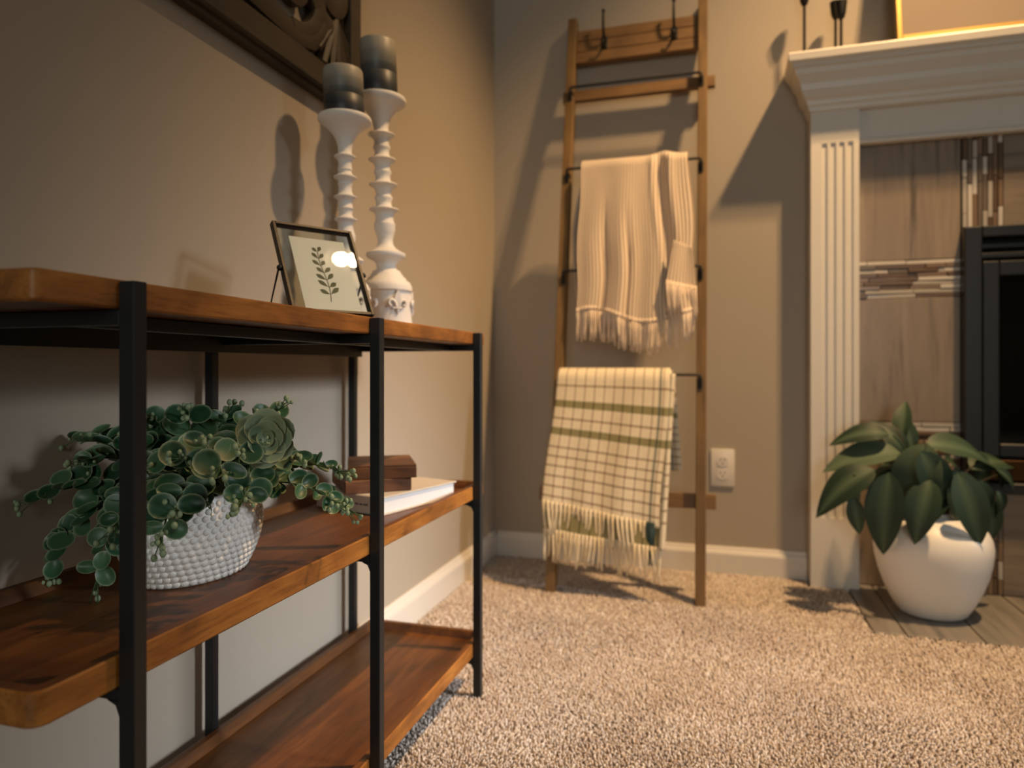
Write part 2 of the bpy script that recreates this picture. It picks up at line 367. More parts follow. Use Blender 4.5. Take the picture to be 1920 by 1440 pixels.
for y in POST_Y:
    for xa, xb in ((0.2805, 0.2955), (0.0148, 0.0285)):
        rel(MB().box(xa, xb, y - .0068, y + .0068, FZ, 0.6885, 0.0009).build('post', M['metal'], console))
    b = MB(); b.box(0.0285, 0.2805, y - .0065, y + .0065, 0.6545, 0.6665, .0006); rel(b.build('cross_rail', M['metal'], console))
    for z0 in (0.371, 0.072):
        b = MB(); b.box(0.0285, 0.2805, y - .006, y + .006, z0 - .010, z0 - .0005, .0006)
        fil = [(0.2805, z0 - .010), (0.2805, z0 - .022)] + [(0.2805 - .012 + .012 * math.cos(a), z0 - .022 + .012 * math.sin(a)) for a in (0.01, .4, .8, 1.2, 1.56)]
        b.prism([(0.2805, z0 - .0102), (0.2805, z0 - .022), (0.2770, z0 - .0137), (0.2685, z0 - .0102)], lambda u, v, d: (u, d, v), y - .006, y + .006)
        rel(b.build('cross_rail', M['metal'], console))
for x, zl in ((0.228, 0.6543), (0.040, 0.6440)):
    rel(MB().box(x - .0065, x + .0065, POST_Y[0] + .0065, POST_Y[2] - .0065, zl, 0.6662, .0006).build('long_rail', M['metal'], console))

# ------------------------------------------------------------------ white candle holders and candles
def holder(name, base, prof_px, cy_scale, plate_px, lean, label, fleur_z):
    """prof_px: (picture row, half width in px) turned into metres at the holder's own distance"""
    prof = [(hw * cy_scale, max(TOP_Z + .0003, 0.62 + (HORIZON - y) * cy_scale)) for y, hw in prof_px][::-1]
    z0 = prof[0][1]; prof = [(r, z - z0) for r, z in prof]
    # round the path a little between the turned rings
    t = thing(name, (base[0], base[1], z0), label, 'candle holder', 'white turned candle holders on the console')
    body = MB().lathe(prof, 48, shear=lean).build('turned_stem', M['plaster'], t, True, 50)
    R = fleur_z[0]; zc = fleur_z[1]
    for k in range(5):
        a = math.radians(-42 + 72 * k); 
        def onb(u, v, d): # u along the rim, v up
            an = a + u / R; rr = R + d; return (rr * math.cos(an) , rr * math.sin(an), zc + v)
        b = MB()
        leaf = [(0, .027), (.005, .016), (.006, .008), (.003, -.002), (0, -.006), (-.003, -.002), (-.006, .008), (-.005, .016)]
        b.prism(leaf, onb, -.003, .0035)
        for s in (-1, 1):
            b.tube([onb(s * x, y, .002) for x, y in ((.002, -.006), (.004, .002), (.009, .008), (.014, .007), (.016, .001), (.013, -.004), (.010, -.002))], [.0022, .003, .0036, .0038, .0034, .0028, .002], 6)
        b.tube([onb(x, -.008, .002) for x in (-.009, 0, .009)], .0024, 6)
        b.tube([onb(0, y, .0015) for y in (-.008, -.018)], [.004, .002], 6)
        b.build('fleur_ornament', M['plaster'], t, True, 60)
    return t, z0 + prof[-1][1], z0
R2 = (math.cos(YAW), math.sin(YAW))
P2 = [(184, 44), (184.3, 47.5), (187, 49), (193, 48), (200, 37), (207, 29), (215, 22.5), (225, 17), (236, 14), (245, 13.5), (249, 17), (251, 24), (253, 25), (256, 20), (261, 14.5), (270, 13.5), (275, 16), (278, 16), (281, 13.5), (290, 13.5), (295, 17), (298, 25), (300, 26), (303, 20), (309, 14.5), (317, 13.5), (321, 16), (324, 16), (328, 13.5), (337, 14), (342, 17), (345, 26), (347, 27), (350, 21), (356, 15), (366, 13.5), (369, 16.5), (373, 16.5), (377, 14), (386, 14.5), (390, 18), (392, 27), (394, 27.5), (397, 20), (404, 16.5), (412, 16.5), (418, 18.5), (421, 20), (424, 19), (430, 19.5), (438, 17), (448, 14), (458, 14.5), (465, 19), (471, 27), (475, 36), (480, 37), (484, 34), (488, 25), (495, 18.5), (503, 18), (506, 21), (509, 26), (513, 27), (515, 30), (519, 31), (521, 35), (526, 37), (530, 43), (538, 46.5), (546, 46.5), (548, 42.5), (560, 42.5), (600, 43.5), (614, 45), (622, 46), (700, 46)]
k2 = 1.337 / 1300
tl = math.tan(math.radians(2.2))
holder2, plate2, zb = holder('candle_holder', (0.116, 1.215), P2, k2, 185, (-R2[0] * tl, -R2[1] * tl), 'tall white turned candle holder, the taller one nearest the corner', (0.0435, 0.052))
P1 = [(219, 45), (219.3, 48.5), (222, 50), (228, 49), (236, 38), (243, 30), (252, 22.5), (262, 17), (275, 13), (286, 12.5), (290, 16), (292, 20), (294, 20), (297, 15), (304, 12), (314, 12.5), (318, 14), (321, 12), (327, 14), (331, 21.5), (333, 21.5), (336, 15), (341, 12), (344, 14), (347, 12), (358, 12), (365, 15), (368, 21), (370, 21), (373, 15), (380, 12.5), (388, 13.5), (391, 16), (394, 13), (402, 12), (407, 15), (410, 21), (412, 21), (415, 15), (422, 13), (432, 15), (440, 18), (448, 18), (456, 15), (466, 12.5), (476, 16), (485, 31), (489, 33), (494, 30), (499, 19), (507, 16), (512, 22), (517, 26), (523, 30), (529, 36), (535, 41), (544, 42), (547, 38.5), (600, 39.5), (612, 42), (700, 42)]
k1 = 1.21 / 1300
tl1 = math.tan(math.radians(0.6))
holder1, plate1, zb1 = holder('candle_holder', (0.103, 1.080), P1, k1, 220, (-R2[0] * tl1, -R2[1] * tl1), 'short white turned candle holder, the lower one behind the glass photo frame', (0.037, 0.046))
def m_candle(name, h):
    t = NT(name); tc = t.n('TexCoord'); sp = t.n('SeparateXYZ'); t.t.links.new(tc.outputs['Object'], sp.inputs[0])
    z = t.math('DIVIDE', sp.outputs[2], h)
    nz = t.noise(t.coord(scale=(6, 6, 130)), 1.0, 3, 0.6); z2 = t.math('ADD', z, t.math('MULTIPLY', t.math('SUBTRACT', nz, .5), 0.10))
    col = t.ramp(z2, [(0.0, sr(30, 33, 36)), (0.2, sr(42, 45, 48)), (0.30, sr(62, 64, 64)), (0.5, sr(84, 84, 80)), (0.56, sr(108, 106, 98)), (0.72, sr(128, 124, 112)), (0.8, sr(150, 144, 130)), (0.97, sr(164, 156, 140))])
    t.bump(nz, 0.15, 0.0008)
    return t.set(Base_Color=col, Roughness=0.45)
def candle(base, z, r, h, label):
    t = thing('pillar_candle', (base[0], base[1], z), label, 'candle', 'grey ombre pillar candles')
    sh = (-R2[0] * .04, -R2[1] * .04)
    prof = [(r * .97, 0), (r, .002), (r, h * .4), (r * .992, h * .403), (r * .992, h * .41), (r, h * .413), (r, h - .004), (r * .96, h - .0008), (r * .9, h), (r * .75, h - .002), (r * .3, h - .0035)]
    MB().lathe(prof, 56, shear=sh).build('wax', m_candle('candle_wax', h), t, True, 50)
    MB().tube([(sh[0] * h, sh[1] * h, h - .004), (sh[0] * h + .001, sh[1] * h, h + .004), (sh[0] * h + .0025, sh[1] * h + .001, h + .009)], .0013, 6).build('wick', M['plaster'], t)
p2 = (0.116 - R2[0] * tl * (plate2 - zb), 1.215 - R2[1] * tl * (plate2 - zb)); p1 = (0.103 - R2[0] * tl1 * (plate1 - zb1), 1.080 - R2[1] * tl1 * (plate1 - zb1))
candle(p2, plate2, 0.0345, 0.110, 'grey ombre pillar candle on the taller white holder')
candle(p1, plate1, 0.0345, 0.083, 'grey ombre pillar candle on the shorter white holder')

# ------------------------------------------------------------------ floating glass frame with a pressed leaf print
def photo_frame():
    BL = Vector((0.205, 0.772, TOP_Z + 0.0006)); a = 0.5676; lean = 0.4969; W_, H_ = 0.119, 0.151
    u = Vector((math.sin(a), math.cos(a), 0)); n = Vector((math.cos(a), -math.sin(a), 0)); v = Vector((-n.x * math.sin(lean), -n.y * math.sin(lean), math.cos(lean))); nn = u.cross(v) * -1
    if nn.dot(n) < 0: nn = -nn
    t = thing('photo_frame', BL, 'glass picture frame with thin black metal edge and pressed leaf print on easel', 'photo frame')
    loc = lambda x, y, d: u * x + v * y + nn * d
    mt = Matrix(((u.x, v.x, nn.x, 0), (u.y, v.y, nn.y, 0), (u.z, v.z, nn.z, 0), (0, 0, 0, 1)))
    e, dp = 0.0045, 0.010
    mm = m_plain('aged_brass_black', (0.030, 0.024, 0.018), 0.45, 0.5)
    for x0, x1, y0, y1 in ((0, e, 0.006, H_), (W_ - e, W_, 0.006, H_), (e, W_ - e, H_ - e, H_), (e, W_ - e, 0.006, 0.006 + e)):
        MB().box(x0, x1, y0, y1, -dp, 0.0, .0006, mt).build('frame_bar', mm, t)
    MB().box(e, W_ - e, 0.006 + e, H_ - e, -.0035, -.0022, 0, mt).build('glass_front', M['glass'], t)
    MB().box(e, W_ - e, 0.006 + e, H_ - e, -.0070, -.0058, 0, mt).build('glass_back', M['glass'], t)
    pw0, pw1, ph0, ph1 = 0.021, 0.103, 0.008, 0.131
    pp = MB().box(pw0, pw1, ph0, ph1, -.0051, -.0045, 0, mt).build('paper', m_plain('cream_paper', (0.80, 0.74, 0.64), 0.8), t)
    # the printed sprig: stem and paired leaves, flat ink on the paper
    gm = m_plain('leaf_print_ink', sr(98, 96, 66), 0.8, var=0.35, vscale=60)
    b = MB(); d0 = -.00445; d1 = -.0043
    def pr(poly): b.prism(poly, loc, d0, d1)
    sx, sy0, sy1 = 0.060, 0.026, 0.108
    N = 14
    ctr = [(sx + .0025 * math.sin(k / N * 5.5), sy0 + (sy1 - sy0) * k / N) for k in range(N + 1)]
    pr([(x - .0006, y) for x, y in ctr] + [(x + .0006, y) for x, y in ctr[::-1]])
    for k in range(2, N + 1, 2):
        cx, cy = ctr[k]
        for s in (-1, 1):
            g = k / N; L = (.0205 - .0085 * g) * (1.0 if (k // 2 + s) % 3 else .82); wd = .0036 - .0008 * g; an = math.radians(30 + 22 * g + 7 * ((k // 2) % 2) * s)
            ax, ay = s * math.cos(an), math.sin(an); pts = [(q / 8, wd * math.sin(PI * (q / 8) ** 1.5)) for q in range(9)]
            pr([(cx + ax * L * f - ay * w_, cy + ay * L * f + ax * w_) for f, w_ in pts] + [(cx + ax * L * f + ay * w_, cy + ay * L * f - ax * w_) for f, w_ in pts[::-1][1:-1]])
    b.build('leaf_print', gm, pp)
    # easel wire: two pivots at the sides, a bent rod behind
    for sx_ in (-.002, W_ + .002):
        c = loc(sx_, H_ * .5, -.005); MB().ball(c, .0042, 10, 6).build('pivot_knob', M['iron'], t, True)
    back = []
    for sx_ in (-.003, W_ + .003):
        p0 = loc(sx_, H_ * .5, -.006); ft = loc(sx_, 0, 0) - n * 0.078; ft.z = 0.0022
        back.append((p0, ft))
    MB().tube([back[0][0], back[0][1], back[1][1], back[1][0]], .0014, 6).build('easel_wire', M['iron'], t)
photo_frame()

# ------------------------------------------------------------------ hobnail pot and trailing plant
POT = (0.140, 0.668)
def pot():
    t = thing('hobnail_pot', (POT[0], POT[1], MID_F + .0003), 'glossy white hobnail ceramic pot on the middle shelf', 'plant pot')
    A, B_ = 0.089, 0.0675; H = 0.096
    def rad(s):   # relative radius by height
        z = s
        return 0.74 + 0.26 * math.sin(min(1, z / 0.62) * PI / 2) ** 0.9 - 0.085 * max(0, (z - 0.62) / 0.38) ** 1.6
    n = 96; rows = 44; b = MB(); vs = []; fs = []
    for k in range(rows + 1):
        s = k / rows
        for i in range(n):
            a = 2 * PI * i / n; vs.append((B_ * rad(s) * math.cos(a), A * rad(s) * math.sin(a), s * H))
    for q, (rr, z) in enumerate(((-.002, H + .001), (-.005, H), (-.006, H - .02))):
        for i in range(n):
            a = 2 * PI * i / n; k = rad(1); vs.append(((B_ * k + rr) * math.cos(a), (A * k + rr) * math.sin(a), z))
    for k in range(rows + 3):
        for i in range(n): j = (i + 1) % n; fs.append((k * n + i, k * n + j, (k + 1) * n + j, (k + 1) * n + i))
    fs.append(tuple(range(n - 1, -1, -1))); b.add(vs, fs)
    body = b.build('pot_body', M['ceramic_white'], t, True, 60)
    # beads: rows of low domes
    b = MB(); nrow = 13
    for r in range(nrow):
        s = 0.04 + r * 0.0735; z = s * H; k = rad(s)
        m = int(round(2 * PI * math.sqrt((A * A + B_ * B_) / 2) * k / 0.0086))
        for i in range(m):
            a = 2 * PI * (i + (r % 2) * .5) / m; c = Vector((B_ * k * math.cos(a), A * k * math.sin(a), z))
            nr = Vector((math.cos(a) / B_, math.sin(a) / A, 0)).normalized(); ds = (rad(min(1, s + .02)) - rad(s - .02)) / .04 / H * .075; nr.z = -ds; nr.normalize()
            tx = nr.cross(Vector((0, 0, 1))).normalized(); ty = nr.cross(tx)
            R0 = .0040; o = len(b.v); vv = []; ff = []
            for q, (rr, hh) in enumerate(((1.0, -.10), (.86, .26), (.5, .48))):
                for w_ in range(8):
                    an = 2 * PI * w_ / 8; vv.append(c + (tx * math.cos(an) + ty * math.sin(an)) * R0 * rr + nr * R0 * hh)
            vv.append(c + nr * R0 * .56)
            for q in range(2):
                for w_ in range(8): j = (w_ + 1) % 8; ff.append((q * 8 + w_, q * 8 + j, (q + 1) * 8 + j, (q + 1) * 8 + w_))
            for w_ in range(8): ff.append((16 + w_, 16 + (w_ + 1) % 8, 24))
            b.add(vv, ff)
    be = b.build('hobnail_beads', M['ceramic_white'], t, True); be['kind'] = 'stuff'
    b = MB(); k = rad(1) * .92; b.add([(B_ * k * math.cos(2 * PI * i / 40), A * k * math.sin(2 * PI * i / 40), H - .014) for i in range(40)], [tuple(range(40))])
    b.build('soil', m_plain('dark_moss', (0.012, 0.014, 0.008), 0.95, var=.4, vscale=120), t)
    return H
POT_H = pot()

def m_leaf(name, dark, mid, light, rim, rough=0.42, rimw=0.5, spec=0.5):
    t = NT(name); oi = t.n('ObjectInfo'); c = t.coord(scale=(60, 60, 60))
    col = t.ramp(oi.outputs['Random'], [(0.0, dark), (0.5, mid), (1.0, light)])
    col = t.mix(t.math('MULTIPLY', t.noise(c, 1.0, 3), 0.5), col, tuple(x * .62 for x in mid))
    at_ = t.n('Attribute', attribute_name='rim'); col = t.mix(t.math('MULTIPLY', at_.outputs['Fac'], rimw), col, rim)
    return t.set(Base_Color=col, Roughness=rough, Specular_IOR_Level=spec)
M['leaf'] = m_leaf('trailing_leaf', sr(24, 62, 38), sr(48, 92, 60), sr(88, 124, 88), sr(170, 182, 146), rimw=.75)
M['leaf_sage'] = m_leaf('sage_leaf', sr(104, 124, 96), sr(128, 146, 114), sr(150, 162, 128), sr(190, 190, 150), rimw=.6)
M['bud'] = m_plain('plant_bud', sr(142, 160, 122), 0.5, var=.3, vscale=90)
M['stem'] = m_plain('plant_stem', sr(70, 98, 58), 0.5, var=.2, vscale=50)
def round_leaf(cup, asp, fold):
    """a round leaf: stalk at the origin, blade along +y, face up +z, unit length"""
    b = MB(); rim = []; rings = 4; n = 14; vs = [(0, .5, -cup * .0)]; rim = [0.0]; fs = []
    for r in range(1, rings + 1):
        f = (0, .45, .78, .91, 1.0)[r]
        for i in range(n):
            a = 2 * PI * i / n; x = math.sin(a) * .5 * f * asp; y = .5 - math.cos(a) * .5 * f
            if a < .45 or a > 2 * PI - .45: y += .0
            z = cup * (f * f) * .5 + fold * abs(x) * .8 - .12 * max(0, y - .5) ** 2
            vs.append((x, y, z)); rim.append(1.0 if r == rings else (0.3 if r == rings - 1 else 0.0))
    for i in range(n): fs.append((0, 1 + i, 1 + (i + 1) % n))
    for r in range(rings - 1):
        for i in range(n): j = (i + 1) % n; fs.append((1 + r * n + i, 1 + r * n + j, 1 + (r + 1) * n + j, 1 + (r + 1) * n + i))
    b.add(vs, fs); b.attr = {'rim': rim}; return b
LEAVES = [round_leaf(*a).mesh('leaf', M['leaf'], True) for a in ((.22, 1.0, .0), (.34, .92, .1), (.12, 1.08, .05), (.28, .8, .2), (.2, .62, .25))]
LEAVES_S = [round_leaf(*a).mesh('leaf', M['leaf_sage'], True) for a in ((.22, 1.05, .0), (.34, .98, .08), (.12, 1.1, .03))]
LEAFCOUNT = [0]
def put_leaf(parent, meshes, pos, direction, up, size, origin):
    d = direction.normalized(); z = (up - d * up.dot(d))
    if z.length < 1e-4: z = Vector((0.3, 0.2, 1)) - d * d.z
    z.normalize(); x = d.cross(z)
    m = Matrix(((x.x, d.x, z.x, 0), (x.y, d.y, z.y, 0), (x.z, d.z, z.z, 0), (0, 0, 0, 1))) @ Matrix.Scale(size, 4)
    m.translation = pos - origin
    o = link('leaf', random.choice(meshes), parent); o.matrix_basis = m; LEAFCOUNT[0] += 1
    return o
def bez(p0, p1, p2, n):
    return [p0 * (1 - t) ** 2 + p1 * 2 * t * (1 - t) + p2 * t * t for t in [k / n for k in range(n + 1)]]
def plant():
    org = Vector((POT[0], POT[1], MID_F + POT_H - .006))
    t = thing('trailing_plant', org, 'bushy green trailing plant with round leaves and bud tips in the hobnail pot', 'plant')
    stems = MB(); buds = MB(); cen = org + Vector((0, 0, .03))
    def keepin(p):     # stay clear of the wall behind and of the shelf above
        p = Vector(p); p.x = max(p.x, 0.022); p.z = min(p.z, 0.628); return p
    def spray(tip, bow, pairs, size, s0=.3, taper=.62, meshes=LEAVES, budn=9, flat=.5, narrow=0, root=None):
        p0 = Vector(root) if root else org + Vector((random.uniform(-.025, .025), random.uniform(-.035, .035), -.004))
        tip = Vector(tip); mid = (p0 + tip) / 2 + Vector(bow)
        path = [keepin(p) for p in bez(p0, mid, tip, 14)]
        stems.tube([p - org for p in path], [.0016 - .0009 * k / 14 for k in range(15)], 5)
        for q in range(pairs):
            f = s0 + (0.88 - s0) * q / max(1, pairs - 1); k = min(13, int(f * 14)); p = path[k].lerp(path[k + 1], f * 14 - k); tg = (path[k + 1] - path[k]).normalized()
            out = (p - cen); out.z += .02; side = tg.cross(Vector((0, 0, 1)) if q % 2 == 0 else (out.normalized() + Vector((0, 0, .6))))
            if side.length < .05: side = tg.cross(Vector((1, 0, 0)))
            side.normalize(); sz = 1.0 * size * (1 - (1 - taper) * (f - s0) / (1 - s0)) * random.uniform(.88, 1.12)
            for s in (-1, 1):
                d = side * s + tg * random.uniform(.2, .55) + Vector((random.uniform(-.2, .2), random.uniform(-.2, .2), random.uniform(-.15, .25)))
                up = out.normalized() * .5 + (CAM + Vector((.2, 0, .3)) - p).normalized() * random.uniform(.6, 1.3) + Vector((0, 0, .35)) + tg * .3
                vw = (CAM - p).normalized(); d = d - vw * d.dot(vw) * .75
                mm = meshes if not narrow else [LEAVES[3], LEAVES[4]]
                put_leaf(t, mm, keepin(p), d, up, sz, org)
        # bud tip
        tg = (path[-1] - path[-3]).normalized(); 
        for q in range(budn):
            c = path[-1] + tg * (.034 * (q / budn - .5)) + Vector((random.gauss(0, 1), random.gauss(0, 1), random.gauss(0, 1))) * .0046
            r = random.uniform(.0020, .0032); buds.ball(c - org, r, 7, 5, (1, 1, 1.2)); stems.tube([path[-2] - org, c - org], [.0007, .0005], 4)
    # arching sprays: tip as a point in the place, how the stem bows, leaf pairs, leaf length
    Z = Vector
    spray(at(52, 940, .74), (0, 0, .045), 7, .030, .32)          # far left
    spray(at(138, 822, .80), (0, 0, .05), 6, .028, .35)
    spray(at(150, 872, .74), (0, -.01, .05), 6, .029, .35)
    spray(at(92, 1100, .74), (-.02, -.05, .085), 8, .030, .35)   # hangs left
    spray(at(178, 1112, .70), (.01, -.05, .085), 8, .029, .35)
    spray(at(215, 1000, .68), (.01, -.04, .07), 6, .030, .35)
    spray(at(300, 1025, .655), (.035, -.03, .075), 6, .031, .35)  # over the pot front
    spray(at(320, 975, .65), (.04, -.01, .06), 5, .034, .35)
    spray(at(450, 950, .655), (.05, .0, .055), 5, .034, .35, budn=13)
    spray(at(662, 966, .82), (.02, .03, .055), 9, .027, .3, .6, narrow=1)  # right
    spray(at(648, 890, .86), (.0, .02, .045), 8, .027, .3, .6, narrow=1, budn=13)
    spray(at(640, 950, .80), (.02, .02, .05), 6, .026, .4, .6, narrow=1)
    spray(at(285, 782, .76), (0, 0, .02), 4, .032, .4)            # crown
    spray(at(352, 768, .74), (0, 0, .01), 4, .034, .4)
    spray(at(432, 770, .78), (0, 0, .01), 4, .033, .4)
    spray(at(526, 766, .80), (.0, .01, .02), 5, .030, .4, budn=14)
    spray(at(480, 790, .76), (.0, .01, .02), 4, .034, .4)
    spray(at(560, 860, .76), (.02, .02, .03), 5, .031, .4)
    spray(at(240, 830, .72), (.0, -.02, .03), 5, .032, .4)
    spray(at(255, 880, .67), (.02, -.02, .04), 5, .033, .4)
    spray(at(380, 830, .66), (.03, 0, .03), 4, .036, .4, budn=8)
    spray(at(330, 860, .65), (.03, 0, .03), 4, .036, .4, budn=7)
    spray(at(450, 850, .67), (.03, .01, .03), 4, .036, .4)
    spray(at(410, 880, .64), (.03, 0, .03), 4, .037, .4, budn=6)
    # pale rosette facing the viewer
    c = at(497, 822, .70); fc = (CAM - c).normalized()
    u = fc.cross(Vector((0, 0, 1))).normalized(); v = u.cross(fc)
    stems.tube([org - org, (c - org) * .5 + Vector((0, 0, .01)), c - org - fc * .006], .0015, 5)
    for ring, (n, sz, tl_) in enumerate(((3, .013, .9), (5, .021, .55), (6, .028, .3), (6, .031, .05))):
        for i in range(n):
            a = 2 * PI * i / n + ring * .55; d = u * math.cos(a) + v * math.sin(a) + fc * tl_
            put_leaf(t, LEAVES_S, c - fc * (.003 * ring), d, fc - (u * math.cos(a) + v * math.sin(a)) * tl_, sz, org)
    for q in range(6): buds.ball(c - org + fc * .008 + (u * random.gauss(0, 1) + v * random.gauss(0, 1)) * .0025, .0013, 6, 4)
    # loose leaves that fill the dome
    for q in range(80):
        a = random.uniform(0, 2 * PI); e = random.uniform(.05, 1.25); r = Vector((.066 * math.cos(a) * math.cos(e), .088 * math.sin(a) * math.cos(e), .078 * math.sin(e)))
        p = keepin(org + r * random.uniform(.72, .95)); o = r.normalized()
        d = Vector((random.uniform(-1, 1), random.uniform(-1, 1), random.uniform(-1, .6))); d = d - o * d.dot(o) * .8
        put_leaf(t, LEAVES, p, d, o + (CAM - p).normalized() * random.uniform(.2, 1.1), random.uniform(.026, .036), org)
    s = stems.build('stems', M['stem'], t, True); b = buds.build('buds', M['bud'], t, True); b['kind'] = 'stuff'
plant()

# ------------------------------------------------------------------ book and wooden boxes on the middle shelf
def book():
    a = math.atan2(0.054, 0.191); ux, uy = math.sin(a), math.cos(a)      # along the fore edge, away from the viewer
    t = thing('book', (0.2085, 1.008, MID_F + .0003), 'thick white hardback book lying on the middle shelf', 'book', rot=(0, 0, -a))
    W_, L, H = 0.150, 0.198, 0.030         # local: x from -W_ (towards the wall) to 0, y from 0 to L
    cov = m_plain('book_cover', (0.62, 0.55, 0.46), 0.5, var=.06)
    MB().box(-W_, 0, 0, L, 0, .0026, .0006).build('cover_board', cov, t); MB().box(-W_, 0, 0, L, H - .0026, H, .0006).build('cover_board', cov, t)
    sp = MB().box(-W_, -.001, -.0022, .0006, 0.0003, H - .0003, .0008).build('spine', cov, t)
    pg = NT('book_pages'); c = pg.coord(scale=(1, 1, 900)); nz = pg.noise(c, 1.0, 2)
    pg.set(Base_Color=pg.ramp(nz, [(.3, (.66, .62, .60)), (.6, (.86, .83, .82))]), Roughness=.8); pg.bump(nz, .2, .0005)
    MB().box(-W_ + .004, -.004, .0008, L - .004, .0028, H - .0028).build('page_block', pg.m, t)
    ink = m_plain('spine_ink', (0.06, 0.055, 0.05), 0.6)
    b = MB(); x = -.058
    for wd, hh in ((.0022, .003), (.0008, .0042), (.0026, .003), (None, 0), (.0024, .003), (.0026, .003), (None, 0), (.003, .003), (.0008, .0032), (.0022, .0032), (.0008, .0044)):   # small title, too small to read
        if wd is None: x += .002; continue
        b.box(x, x + wd, -.0025, -.0021, .0135, .0135 + hh); x += wd + .0009
    b.prism([(-.017, .010), (-.020, .014), (-.017, .018), (-.0158, .018), (-.0185, .014), (-.0158, .010)], lambda u, v, d: (u, d, v), -.0025, -.0021)
    b.build('spine_print', ink, sp)
book()
def boxes():
    for k, (nx, ny, ang, L, W_, z0, h, lab) in enumerate(((.140, 1.010, 40, .112, .135, MID_F + .0308, .0215, 'lower dark walnut block in the pair stacked on the white book'), (.137, 1.024, 30, .114, .140, MID_F + .0528, .0225, 'upper slotted walnut block in the pair stacked on the white book'))):
        a = math.radians(ang)
        t = thing('wooden_block', (nx, ny, z0), lab, 'wooden block', 'walnut blocks on the book', rot=(0, 0, a))
        if k == 0: MB().box(0, L, 0, W_, 0, h, .0012).build('block_body', M['wood_block'], t)
        else:
            MB().box(0, L, 0, W_, 0, h - .004, .0008).build('block_body', M['wood_block'], t)
            n = 9
            for i in range(n):
                y0 = W_ * i / n; MB().box(0.0003, L - .0003, y0 + .001, y0 + W_ / n - .0035, h - .0042, h, .0006).build('slat', M['wood_block'], t)
boxes()

